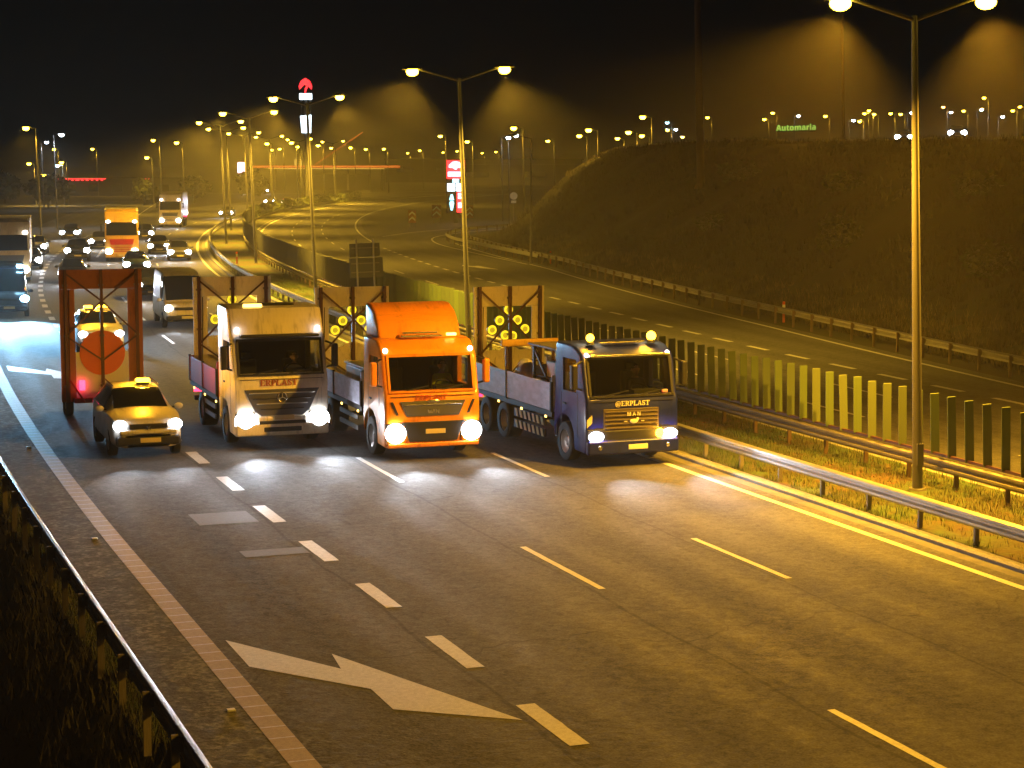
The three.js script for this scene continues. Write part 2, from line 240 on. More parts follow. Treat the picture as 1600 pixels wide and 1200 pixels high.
const opp = struct('road');
part('asphalt_surface', ribbon(stations(-48, 150, 3), 5.2, (s) => farEdge(s) + 0.7, 0, 20, 40, 6), M.asphalt, opp);
part('asphalt_surface', ribbon(stations(150, 420, 3), 5.2, (s) => 16.9 + 7.3 * (1 - sstep(150, 163, s)), 0, 20, 40, 6), M.asphalt, opp);
part('edge_line', ribbon(stations(-48, 420, 3), 5.76, 5.96, 0.005, 1, 1), M.roadPaint, opp);
part('edge_line', ribbon(stations(-48, 138, 3), (s) => farEdge(s) - 0.1, (s) => farEdge(s) + 0.1, 0.005, 1, 1), M.roadPaint, opp);
part('edge_line', ribbon(stations(134, 420, 3), 16.05, 16.25, 0.005, 1, 1), M.roadPaint, opp);
for (let k = -10; k < 30; k++) part('exit_lane_dash', dashOf(18.6 + k * 3.75, 1.9, 15.3 + 0.7 * sstep(30, 60, k * 3.75 + 18), 0.24), M.roadPaint, opp);
for (let k = -3; k < 20; k++) { part('lane_dash', dashOf(2 + k * 12, 4, 9.1, 0.13), M.roadPaint, opp); part('lane_dash', dashOf(6 + k * 12, 4, 12.3, 0.13), M.roadPaint, opp); }
{ // diverge arrow on the far carriageway's exit lane
  const a = [[100, 18.2], [98.4, 18.6], [98.6, 19.1], [93.5, 19.6], [95.6, 18.6], [96.8, 18.5], [98.6, 17.9]]; part('exit_arrow', arrowMark(a.map(([s, o]) => at(s, o)), 0.008), M.roadPaint, opp);
}
function pathRibbon(pts, w, y, n = 40, o0 = -w / 2, o1 = w / 2) {
  const c = new THREE.CatmullRomCurve3(pts.map(([x, z]) => new THREE.Vector3(x, 0, z))), p = [], uv = [], ix = []; let L = 0, prev = null;
  for (let i = 0; i <= n; i++) { const q = c.getPointAt(i / n), t = c.getTangentAt(i / n); if (prev) L += q.distanceTo(prev); prev = q; for (const o of [o0, o1]) { p.push(q.x - t.z * o, y, q.z + t.x * o); uv.push((o + 9) / 20, L / 40); } if (i) { const k = i * 2; ix.push(k - 2, k - 1, k, k - 1, k + 1, k); } }
  const g = new THREE.BufferGeometry(); g.setAttribute('position', new THREE.Float32BufferAttribute(p, 3)); g.setAttribute('uv', new THREE.Float32BufferAttribute(uv, 2)); g.setIndex(ix); g.computeVertexNormals();
  const nn = g.attributes.normal; if (nn.getY(0) < 0) { const r = []; for (let i = 0; i < ix.length; i += 3) r.push(ix[i], ix[i + 2], ix[i + 1]); g.setIndex(r); g.computeVertexNormals(); }
  return g;
}
const ramp = struct('slip_road');
part('asphalt_surface', pathRibbon(rampPts, 6.2, 0.006), M.asphalt, ramp);
part('edge_line', pathRibbon(rampPts, 6.2, 0.012, 50, 2.6, 2.78), M.roadPaint, ramp);
part('edge_line', pathRibbon(rampPts.slice(3), 6.2, 0.012, 40, -2.78, -2.6), M.roadPaint, ramp);
const mergePts = [[-30, -112], [-37, -150], [-44, -190], [-51, -232], [-60, -290], [-72, -370]];
const mergeRoad = struct('slip_road');
part('asphalt_surface', pathRibbon(mergePts, 11, -0.012), M.asphalt, mergeRoad);
part('edge_line', pathRibbon(mergePts.slice(1), 11, 0.006, 40, 4.4, 4.6), M.roadPaint, mergeRoad);
const backPts = [[-90, -455], [-60, -448], [-30, -470], [10, -540], [60, -640]];
const backRoad = struct('side_road');
part('asphalt_surface', pathRibbon(backPts, 9, -0.01), M.asphalt, backRoad);
const crestRoad = struct('hilltop_road');
{
  const pts = [[150, -190], [90, -205], [52, -208], [34, -206], [24, -190], [16, -176]];
  const c = new THREE.CatmullRomCurve3(pts.map(([x, z]) => new THREE.Vector3(x, 0, z))), p = [], ix = [], uv = [];
  for (let i = 0; i <= 60; i++) { const q = c.getPointAt(i / 60), t = c.getTangentAt(i / 60); for (const o of [-3.2, 3.2]) { const x = q.x - t.z * o, z = q.z + t.x * o; p.push(x, Math.max(groundHeight(x, z), groundHeight(q.x, q.z)) + 0.12, z); uv.push(o / 20, i / 20); } if (i) { const k = i * 2; ix.push(k - 2, k, k - 1, k - 1, k, k + 1); } }
  const g = new THREE.BufferGeometry(); g.setAttribute('position', new THREE.Float32BufferAttribute(p, 3)); g.setAttribute('uv', new THREE.Float32BufferAttribute(uv, 2)); g.setIndex(ix); g.computeVertexNormals();
  part('asphalt_surface', g, M.asphalt, crestRoad);
}

// median: kerb stones and turf
const median = struct('median_strip');
part('turf_surface', ribbon(stations(-48, 420, 2), 0.92, 5.3, 0.07, 9, 9, 3), M.turf, median);
const kerbProf = [[0.7, -0.05], [0.93, -0.05], [0.93, 0.11], [0.75, 0.11], [0.7, 0.07]];
for (let k = 0; k < 90; k++) part('kerb_stone', sweep([-15 + k, -14.012 + k], 0, kerbProf, true, 0.5), M.kerbStone, median);
part('kerb_run', sweep(stations(75, 420, 4), 0, kerbProf, true, 0.5), M.kerbStone, median);
part('kerb_run', sweep(stations(-48, 420, 4), 0, [[5.28, -0.05], [5.42, -0.05], [5.42, 0.08], [5.28, 0.08]], true, 0.5), M.kerbStone, median);

// ---------------------------------------------------------------- guardrails
const WB = [[0.02, 0.75], [-0.03, 0.745], [-0.075, 0.71], [-0.075, 0.66], [-0.01, 0.625], [-0.01, 0.585], [-0.075, 0.55], [-0.075, 0.5], [-0.03, 0.45], [0.02, 0.445], [0.016, 0.455], [-0.022, 0.46], [-0.066, 0.505], [-0.066, 0.545], [0, 0.58], [0, 0.63], [-0.066, 0.665], [-0.066, 0.705], [-0.024, 0.735], [0.016, 0.74]];
function guardrail(label, side, off, s0, s1, sNear, postStep, opts = {}) {
  const t = thing('guardrail', label, 'guardrail'), prof = WB.map(([o, y]) => [side * o, y + (opts.lift || 0)]); if (side < 0) prof.reverse();
  const fb = fn(off);
  for (let s = s0; s < sNear; s += 4) part('rail_beam', sweep(stations(s, s + 4.03, 2), fb, prof, true, 0.25), opts.mat || M.zinc, t);
  if (s1 > sNear) part('rail_beam', sweep(stations(sNear, s1, 4), fb, prof, true, 0.25), opts.mat || M.zinc, t);
  const pg = merge([bx(0.1, 0.85 + (opts.lift || 0), 0.055, 0, 0.3 + (opts.lift || 0) / 2, 0), bx(0.09, 0.16, 0.07, -0.05 * side, 0.6 + (opts.lift || 0), 0)]);
  for (let s = s0 + 1; s < (opts.postEnd || s1); s += postStep) { const [x, z] = at(s, fb(s) + 0.1 * side), p = part('post', pg, opts.postMat || M.zincDull, t); p.position.set(x, 0, z); p.rotation.y = ref(s)[2]; if (opts.tilt) p.rotation.z = opts.tilt; }
  return t;
}
guardrail('galvanised steel guardrail along the kerb beside the blue truck', 1, 1.1, -22.9, 300, 57.1, 2, { postEnd: 140 });
const slatRail = guardrail('median guardrail carrying a row of upright green anti-glare slats', 1, 4.25, -23.4, 300, 56.6, 2, { postEnd: 140, postMat: M.rustyPost, mat: M.zincDull });
{
  part('slat_carrier', sweep(stations(-23, 190, 3), 4.25, [[-0.03, 0.8], [0.05, 0.8], [0.05, 0.86], [-0.03, 0.86]], true), M.frameSteel, slatRail);
  const sg = new RoundedBoxGeometry(0.22, 1.4, 0.035, 2, 0.016);
  for (let k = 0; k < 296; k++) { const s = -21.4 + k * 0.7, [x, z] = at(s, 4.26), m = part('slat', sg, s < 56 ? [M.slatGreen, M.slatGreenDull, M.slatGreen, M.slatGreenPale][Math.floor(rnd() * 4)] : M.slatGrey, slatRail); m.position.set(x, 1.52 + rr(-0.02, 0.02), z); m.rotation.set(rr(-0.012, 0.012), ref(s)[2] + R(-6) + rr(-0.09, 0.09), 0.03 + rr(-0.02, 0.02)); }
}
guardrail('long dark guardrail at the foot of the right-hand hillside', -1, (s) => farEdge(s) + 1.3, -22, 138, 62, 2.4, { mat: M.zincDull, postMat: M.rustyPost });
guardrail('guardrail on the dark left verge, only its top edge catching light', -1, -16.0, -26, 70, 30, 2, { mat: M.zinc });
{ // guardrail round the slip road's outer bend
  const t = thing('guardrail', 'short curved guardrail round the outside of the slip road bend', 'guardrail');
  const c = new THREE.CatmullRomCurve3([[1.9, -141], [-2.3, -160], [-5.6, -176], [-6.2, -189], [-4, -200], [3, -216], [13, -233]].map(([x, z]) => new THREE.Vector3(x, 0, z)));
  const p = [], ix = [], n = 50; for (let i = 0; i <= n; i++) { const q = c.getPointAt(i / n), d = c.getTangentAt(i / n); for (const [o, y] of [[0, 0.75], [0.08, 0.68], [0, 0.6], [0.08, 0.52], [0, 0.45]]) p.push(q.x - d.z * o * -1, y, q.z + d.x * o * -1); if (i) for (let j = 0; j < 4; j++) { const a = (i - 1) * 5 + j; ix.push(a, a + 1, a + 6, a, a + 6, a + 5); } }
  const g = new THREE.BufferGeometry(); g.setAttribute('position', new THREE.Float32BufferAttribute(p, 3)); g.setIndex(ix); g.computeVertexNormals();
  part('rail_beam', g, new THREE.MeshStandardMaterial({ name: 'bendZinc', color: lin(0.3, 0.29, 0.27), roughness: 0.6, metalness: 0.4, side: THREE.DoubleSide }), t);
  const pg = bx(0.1, 0.85, 0.06, 0, 0.3, 0); for (let i = 0; i < 36; i++) { const q = c.getPointAt(i / 35), m = part('post', pg, M.rustyPost, t); m.position.set(q.x + 0.06, 0, q.z); }
}

// ---------------------------------------------------------------- street lamps
const lensGeo = new THREE.SphereGeometry(0.5, 16, 10).scale(0.48, 0.34, 0.46);
const hoodGeo = new THREE.SphereGeometry(0.5, 16, 8, 0, Math.PI * 2, 0, Math.PI / 2).scale(0.8, 0.34, 0.5);
function lampHead(parent, x, y, z, glowMat, color, cd, aim = 0, cone = 1.18) {
  const h = sub('lamp_head', parent); h.position.set(x, y, z);
  part('hood', hoodGeo, M.poleSteel, h).position.y = 0.02; part('lamp_lens', lensGeo, glowMat, h).position.y = -0.07;
  const l = new THREE.SpotLight(color, cd, 0, cone, 0.4); l.position.set(0, -0.27, 0); l.target.position.set(aim, -6, 0); l.shadow.radius = 8; l.castShadow = true; h.add(l, l.target);
  return h;
}
function doubleLamp(s, off, label, lean = 0.036) {
  const t = thing('street_lamp', label, 'street lamp', 'twin-arm sodium lamps down the median'); const [x, z] = at(s, off); t.position.set(x, 0, z); t.rotation.set(0, ref(s)[2], lean);
  part('pole', tube([0, 0, 0], [0, 10.7, 0], 0.12, 0.065, 12), M.poleSteel, t); part('pole_base', merge([cyl(0.2, 0.24, 0.12, 10, 0, 0.06, 0), bx(0.16, 0.5, 0.05, 0, 0.9, 0.11)]), M.poleSteel, t);
  for (const q of [-1, 1]) { part('arm', tube([0, 10.6, 0], [q * 1.55, 11.05, 0], 0.05, 0.035, 8), M.poleSteel, t); lampHead(t, q * 1.85, 11.05, 0, M.glowSodium, s < 10 ? DEEPSODIUM : SODIUM, LAMP_CD * (q < 0 ? (s < 0 ? 1.5 : 1.05) : 1.2), q < 0 ? -2.3 : 1.4, q < 0 ? 1.15 : 1.06); }
  return t;
}
const ords = ['twin-arm street lamp standing in the median at the right edge', 'bright twin-arm street lamp rising behind the orange truck', 'twin-arm street lamp rising beside the tall filling station pylon', 'twin-arm street lamp fourth along the curving median', 'twin-arm street lamp fifth along the curving median', 'twin-arm street lamp sixth along the curving median', 'twin-arm street lamp seventh along the curving median', 'twin-arm street lamp eighth along the curving median', 'twin-arm street lamp ninth along the curving median', 'tenth and last twin-arm lamp along the curving median'];
doubleLamp(-27, 3.6, 'twin-arm street lamp in the median, nearer than the right-edge one, past the frame');
for (let k = 0; k < 10; k++) doubleLamp(2 + 34 * k, k < 4 ? 3.6 : 2.6, ords[k]);

// far lamps: position of the lamp (x, height, z), ground height under it
const unpx = (px, py, d) => [(px - 800) / 3000 * d, 7.5 + (252 - py) / 3000 * d, -d]; // bearing and elevation measured once in the photograph, turned into metres
function farLamp(x, h, z, g, kind, label, group) {
  const t = thing('street_lamp', label, 'street lamp', group); t.position.set(x, g, z); t.rotation.z = 0.02; const H = h - g, q = kind.side || 1;
  part('pole', tube([q * 0.9, 0, 0], [q * 0.9, H - 0.1, 0], 0.11, 0.07, 6), M.poleSteel, t); part('arm', tube([q * 0.9, H - 0.12, 0], [0.1 * q, H + 0.02, 0], 0.045, 0.04, 5), M.poleSteel, t);
  lampHead(t, 0, H, 0, kind.mat, kind.color, kind.cd).scale.setScalar(z < -300 ? 1.5 : 1.2);
}
const KY = { mat: M.glowSodium, color: SODIUM, cd: 520 }, KW = { mat: M.glowWhiteLamp, color: COLDWHITE, cd: 200, side: -1 }, KC = { mat: M.glowCyanLamp, color: lin(0.6, 0.9, 1), cd: 200 }, KO = { mat: M.glowOrangeLamp, color: lin(1, 0.5, 0.12), cd: 250 };
const leftLamps = [[50.6, 199.7, KY, 'tallest yellow street lamp at the far left edge'], [80.6, 222, KW, 'white street lamp beside the tallest lamp at far left'], [104.6, 210, KW, 'brightest white street lamp at far left'], [91, 233, KY, 'small yellow lamp just below the two white ones at far left'], [51.5, 255, KY, 'low yellow lamp under the tallest lamp at far left'], [95.6, 258, KC, 'cyan-white lamp above the left end of the red neon strip'], [102, 253, KY, 'yellow lamp touching the cyan-white lamp above the red neon strip'], [74, 273, KY, 'small low yellow lamp left of the red neon strip'], [150.5, 232.5, KY, 'lone yellow lamp above the middle of the red neon strip'], [246, 219, KY, 'upper of the two yellow lamps above the rear box lorry'], [234.7, 245.6, KY, 'lower of the two yellow lamps above the rear box lorry'], [282, 222.7, KY, 'yellow lamp between the rear lorry lamps and the median lamps']];
for (const [px, py, k, label] of leftLamps) { const dy = 252 - py, d = dy > 12 ? clamp(9000 / dy, 165, 420) : 330, [x, h, z] = unpx(px, py, d); farLamp(x, h, z, 0, k, label, 'lamps at the far left'); }
const midLamps = [[501, 227], [521, 231], [551, 230.5], [574.5, 233], [602.5, 232.5], [639, 239], [658, 235], [691, 212.5], [694, 238], [716, 236], [732.5, 221], [754.5, 239], [776, 237], [422, 224], [441, 232.5], [460, 222.7], [469, 229], [429, 234]];
const nth = ['first', 'second', 'third', 'fourth', 'fifth', 'sixth', 'seventh', 'eighth', 'ninth', 'tenth', 'eleventh', 'twelfth', 'thirteenth', 'fourteenth', 'fifteenth', 'sixteenth', 'seventeenth', 'eighteenth'];
midLamps.sort((a, b) => a[0] - b[0]).forEach(([px, py], i) => { const d = clamp(9000 / (252 - py), 330, 640), [x, h, z] = unpx(px, py, d); farLamp(x, h, z, 0, KY, nth[i] + ' small sodium lamp from the left in the row beyond the filling station', 'row of sodium lamps beyond the filling station'); });
const rightLamps = [[806, 200, KY, 'large yellow lamp with two blue-white lamps just below it'], [797, 215, KW, 'left of the two blue-white lamps under the large yellow lamp'], [809, 211, KW, 'right of the two blue-white lamps under the large yellow lamp'], [857.7, 220, KY, 'lone pinkish-yellow lamp left of the hill shoulder'], [907, 212, KY, 'left lamp of the pair at the hill shoulder'], [922, 203, KY, 'right and taller lamp of the pair at the hill shoulder'], [966, 216, KY, 'left lamp of the trio over the hill shoulder'], [983.5, 206.5, KY, 'middle lamp of the trio over the hill shoulder'], [1004, 212, KY, 'right lamp of the trio over the hill shoulder'], [1006, 183, KY, 'highest small lamp left of the dark mast'], [964.4, 240, KY, 'low lamp peeping over the hill shoulder']];
for (const [px, py, k, label] of rightLamps) { const d = clamp(9000 / (252 - py), 190, 420), [x, h, z] = unpx(px, py, d); farLamp(x, h, z, 0, { ...k, cd: k.cd * 0.35 }, label, 'lamps left of the hilltop'); }
const hillLamps = [[1042.5, 192, KC], [1043, 203.6, KY], [1056, 202.5, KW], [1066, 214, KO], [1105, 184, KY], [1193, 187, KY], [1206, 177, KY], [1246, 181.5, KW], [1287.6, 182, KY], [1331, 188.6, KW], [1348, 178, KY], [1355, 173.6, KY], [1363, 179, KY], [1340.6, 190, KY], [1388.7, 178, KY], [1404, 179, KY], [1421, 176.7, KW], [1470, 168, KO], [1482, 176, KW], [1501.5, 174, KY], [1529, 172, KW], [1533, 154, KY], [1562, 183, KW], [1577.6, 173.6, KY], [1588.7, 167.6, KY]];
hillLamps.sort((a, b) => a[0] - b[0]); const seenKind = new Map();
for (const [px, py, k] of hillLamps) { const no = seenKind.get(k) || 0; seenKind.set(k, no + 1); const [x, h, z] = unpx(px, py, 400); const kind = { ...k, cd: k.cd * 0.4 }; farLamp(x, h, z, Math.min(groundHeight(x, z), h - 4), kind, k === KY ? nth[no] + ' small yellow lamp from the left along the hilltop' : k === KW ? nth[no] + ' small blue-white lamp from the left along the hilltop' : k === KC ? 'cyan lamp left of the dark mast on the hilltop' : px < 1200 ? 'low orange lamp at the foot of the dark mast' : 'reddish orange lamp right of the tall near lamp pole', 'lights along the hilltop'); }
{ // unlit pole on the far verge, dark masts on the hill
  const t = thing('lamp_post', 'thin unlit lamp post on the far verge at the hill foot', 'lamp post'); t.position.set(1.4, 0, -141.6); part('pole', tube([0, -0.1, 0], [0, 9.2, 0], 0.1, 0.06, 8), M.poleSteel, t); part('arm', tube([0, 9.15, 0], [-1.1, 9.4, 0], 0.04, 0.035, 6), M.poleSteel, t); part('lamp_head', new THREE.SphereGeometry(0.5, 10, 6).scale(0.7, 0.2, 0.3).translate(-1.3, 9.4, 0), M.poleSteel, t);
  for (const [x, z, r, h, label] of [[14.2, -145, 0.31, 23, 'thick dark mast standing on the hill crest'], [30, -175, 0.16, 16, 'thin dark mast on the hill behind the green sign']]) { const m = thing('mast', label, 'mast'), g = groundHeight(x, z); m.position.set(x, g - 0.2, z); m.rotation.z = 0.03; part('pole', tube([0, 0, 0], [0, h, 0], r, r * 0.6, 12), M.rustyPost, m); part('base_flange', cyl(r * 1.5, r * 1.6, 0.3, 12, 0, 0.25, 0), M.rustyPost, m); part('top_bracket', merge([bx(2.2, 0.12, 0.12, 0, h - 0.3, 0), bx(0.12, 0.12, 1.6, 0, h - 0.5, 0)]), M.rustyPost, m); }
}

// ---------------------------------------------------------------- vehicle parts
const tyreGeo = (r, w) => new THREE.LatheGeometry([[r * 0.6, -w / 2], [r * 0.93, -w / 2], [r * 0.985, -w * 0.4], [r, -w * 0.25], [r, w * 0.25], [r * 0.985, w * 0.4], [r * 0.93, w / 2], [r * 0.6, w / 2]].map(([a, b]) => new THREE.Vector2(a, b)), 28).rotateZ(Math.PI / 2);
const rimGeo = (r, w) => { const l = [new THREE.LatheGeometry([[0.001, w * 0.22], [r * 0.16, w * 0.26], [r * 0.2, w * 0.1], [r * 0.42, w * 0.08], [r * 0.52, w * 0.36], [r * 0.61, w * 0.42]].map(([a, b]) => new THREE.Vector2(a, b)), 22)]; for (let k = 0; k < 8; k++) l.push(new THREE.CylinderGeometry(r * 0.05, r * 0.05, w * 0.12, 6).translate(Math.cos(k * Math.PI / 4) * r * 0.3, w * 0.13, Math.sin(k * Math.PI / 4) * r * 0.3)); return merge(l).rotateZ(-Math.PI / 2); };
const wheelCache = {};
function wheel(parent, x, z, r, w) {
  const k = r + '_' + w; wheelCache[k] ||= [tyreGeo(r, w), rimGeo(r, w), rimGeo(r, w).rotateY(Math.PI)];
  const g = sub('wheel', parent); g.position.set(x, r, z); part('tyre', wheelCache[k][0], M.blackRubber, g); part('rim', wheelCache[k][x > 0 ? 1 : 2], M.rimSteel, g);
}
function beam(parent, x, y, z, color, cd, down = 0.09, side = 0) {
  const l = new THREE.SpotLight(color, cd, 0, 0.42, 0.95); l.position.set(x, y, z + 0.06); l.target.position.set(x + side, y - down * 20, z + 20); l.shadow.radius = 5; l.castShadow = true; parent.add(l, l.target);
}
function headlight(parent, x, y, z, w, h, mat, color, cd, down) { part('headlight', new THREE.SphereGeometry(0.5, 18, 12).scale(w, h, 0.16).translate(x, y, z), mat, parent); beam(parent, x, y, z + 0.1, color, cd, down); }
function bulb(parent, name, x, y, z, r, mat, color, cd) { const m = part(name, new THREE.SphereGeometry(r, 12, 8).translate(x, y, z), mat, parent); if (cd) { const l = new THREE.PointLight(color, cd); l.position.set(x, y, z); l.shadow.radius = 4; l.castShadow = true; parent.add(l); } return m; }
function place(o, s, off, turn = 0) { const [x, z, th] = [...at(s, off), ref(s)[2]]; o.position.set(x, 0.006, z); o.rotation.y = th + turn; return o; }

// the tall warning board carried upright at a truck's tail, seen from behind its face
function warningBoard(parent, y0, y1, w, z, o) {
  const b = sub('warning_board', parent); b.position.set(0, 0, z);
  const H = y1 - y0, top = 0.58, strip = w * 0.18, wy = y1 - top - (o.window || 1.15);
  part('top_panel', bx(w, top - 0.012, 0.03, 0, y1 - top / 2, 0), o.panel, b);
  for (const q of [-1, 1]) part('side_panel', bx(strip, H - top, 0.03, q * (w - strip) / 2, y0 + (H - top) / 2, 0), o.panel, b);
  part('lower_panel', bx(w - 2 * strip - 0.01, wy - y0, 0.03, 0, y0 + (wy - y0) / 2, 0), o.lower || o.panel, b);
  part('sign_disc', new THREE.CylinderGeometry(o.disc, o.disc, 0.03, 40).rotateX(Math.PI / 2).translate(0, wy - o.disc * (o.drop ?? 0.75), 0.035), o.discMat, b);
  const xs = [-w * 0.43, 0, w * 0.43];
  for (const x of xs) part('upright', bx(0.09, H + (o.legs || 0), 0.08, x, y0 + H / 2 - (o.legs || 0) / 2, 0.09), M.frameSteel, b);
  const cy = y1 - top - 0.35, a = 0.03;
  for (const q of [-1, 1]) { part('brace', bar([q * w * 0.43, y1 - 0.1, 0.14], [0, cy, 0.14], 0.05, a), M.frameSteel, b); part('brace', bar([0, cy, 0.142], [q * w * 0.43, cy - 1.0, 0.142], 0.05, a), M.frameSteel, b); part('brace', bar([q * w * 0.43, cy - 1.02, 0.145], [0, Math.max(y0 + 0.1, cy - 1.75), 0.145], 0.05, a), M.frameSteel, b); }
  for (const x of xs) for (const fy of [0.12, 0.5, 0.88]) part('clamp', bx(0.15, 0.06, 0.05, x, y0 + H * fy, 0.04), M.zincDull, b);
  part('cable', tube([xs[0] + 0.06, y0, 0.1], [xs[0] + 0.1, y1 - top, 0.1], 0.012, 0.012, 5), M.blackRubber, b);
  if (o.lamps) for (const [lx, ly] of [[0, 0.02], [-0.26, -0.3], [0.26, -0.3], [-0.48, -0.58], [0.48, -0.58], [-0.1, -0.75], [0.12, -0.78]].slice(0, o.lamps)) {
    const L = sub('arrow_lamp', b); L.position.set(lx * 1.05, y1 - top - 0.12 + ly * 0.95, -0.04); part('lamp_bowl', new THREE.TorusGeometry(0.105, 0.032, 8, 24), M.glowYellow, L); part('lamp_core', new THREE.SphereGeometry(0.1, 14, 8).scale(1, 1, 0.4), M.glowYellowCore, L); part('lamp_housing', new THREE.CylinderGeometry(0.145, 0.12, 0.1, 16).rotateX(Math.PI / 2).translate(0, 0, -0.06), M.blackPlastic, L);
  }
  return b;
}

const csg = new Evaluator(); csg.attributes = ['position', 'normal']; csg.useGroups = false;
function cut(geo, ...boxes) { let a = new Brush(geo.index ? geo.toNonIndexed() : geo); a.updateMatrixWorld(); for (const b of boxes) { const k = new Brush(b); k.updateMatrixWorld(); a = csg.evaluate(a, k, SUBTRACTION); } a.geometry.clearGroups(); return a.geometry; }
function person(name, label, shirt, headTurn) { // seated driver, hands on the wheel: one skin over a skeleton
  const bones = [[[0, 0, 0], [0, 0.28, 0.02], 0.16, 0.17], [[0, 0.28, 0.02], [0, 0.48, 0], 0.17, 0.13], [[-0.17, 0.47, 0], [0.17, 0.47, 0], 0.075, 0.075], [[0, 0.48, 0], [0, 0.62, 0.02], 0.06, 0.055]];
  for (const q of [-1, 1]) { bones.push([[q * 0.19, 0.46, 0], [q * 0.27, 0.22, 0.14], 0.062, 0.048], [[q * 0.27, 0.22, 0.14], [q * 0.17, 0.26, 0.42], 0.046, 0.033], [[q * 0.17, 0.26, 0.42], [q * 0.16, 0.28, 0.5], 0.036, 0.034]); for (let f = 0; f < 4; f++) bones.push([[q * (0.16 - 0.03 + f * 0.02), 0.3, 0.5], [q * (0.155 - 0.03 + f * 0.02), 0.25 + f * 0.004, 0.56], 0.011, 0.009]); bones.push([[q * 0.14, 0.3, 0.46], [q * 0.1, 0.31, 0.51], 0.012, 0.01]); bones.push([[q * 0.09, 0.02, 0.02], [q * 0.12, 0.02, 0.5], 0.09, 0.07]); }
  const head = [[[0, 0.72, 0.03], [0, 0.8, 0.02], 0.085, 0.1], [[0, 0.66, 0.08], [0, 0.7, 0.07], 0.045, 0.06], [[0, 0.715, 0.125], [0, 0.75, 0.118], 0.016, 0.01], [[-0.1, 0.74, 0.02], [-0.1, 0.77, 0.02], 0.02, 0.02], [[0.1, 0.74, 0.02], [0.1, 0.77, 0.02], 0.02, 0.02], [[-0.03, 0.685, 0.118], [0.03, 0.685, 0.118], 0.012, 0.012]];
  const field = (list, x, y, z) => { let d = 9; for (const [a, b, ra, rb] of list) { const bxx = b[0] - a[0], by = b[1] - a[1], bz = b[2] - a[2], L = bxx * bxx + by * by + bz * bz || 1e-6, t = clamp(((x - a[0]) * bxx + (y - a[1]) * by + (z - a[2]) * bz) / L, 0, 1), k = Math.hypot(x - a[0] - bxx * t, y - a[1] - by * t, z - a[2] - bz * t) - (ra + (rb - ra) * t), h = clamp(0.5 + (d - k) / 0.06, 0, 1); d = d * (1 - h) + k * h - 0.03 * h * (1 - h); } return d; };
  const mesh = (list, c, half, res) => { const mc = new MarchingCubes(res, M.skin, false, false, 60000); mc.isolation = 0; const n = mc.size; for (let k = 0; k < n; k++) for (let j = 0; j < n; j++) for (let i = 0; i < n; i++) mc.field[i + j * n + k * n * n] = -field(list, c[0] + (i - n / 2) / (n / 2) * half, c[1] + (j - n / 2) / (n / 2) * half, c[2] + (k - n / 2) / (n / 2) * half); mc.update(); const cnt = mc.count ?? mc.geometry.drawRange.count, g = new THREE.BufferGeometry(); g.setAttribute('position', new THREE.BufferAttribute(mc.positionArray.slice(0, cnt * 3), 3)); g.setAttribute('normal', new THREE.BufferAttribute(mc.normalArray.slice(0, cnt * 3), 3)); g.scale(half, half, half).translate(...c); return g; };
  const body = mergeGeometries([mesh(bones, [0, 0.3, 0.2], 0.5, 44), mesh(head, [0, 0.74, 0.03], 0.2, 36).translate(0, 0, 0)]);
  const colors = new Float32Array(body.attributes.position.count * 3), p = body.attributes.position; for (let i = 0; i < p.count; i++) { const skin = p.getY(i) > 0.56 || (p.getZ(i) > 0.44 && p.getY(i) > 0.2); colors.set(skin ? [0.45, 0.28, 0.2] : p.getY(i) < 0.1 && p.getZ(i) > 0.1 ? [0.02, 0.02, 0.03] : shirt, i * 3); }
  body.setAttribute('color', new THREE.BufferAttribute(colors, 3));
  const t = thing('person', label, 'person'); part('body', body, new THREE.MeshStandardMaterial({ name: 'personCloth', vertexColors: true, roughness: 0.8 }), t); part('hair', new THREE.SphereGeometry(0.118, 16, 10, 0, Math.PI * 2, 0, 1.75).scale(0.95, 1, 1.05).rotateX(-0.35).translate(0, 0.79, 0.0), M.hairDark, t);
  t.rotation.y = headTurn; return t;
}

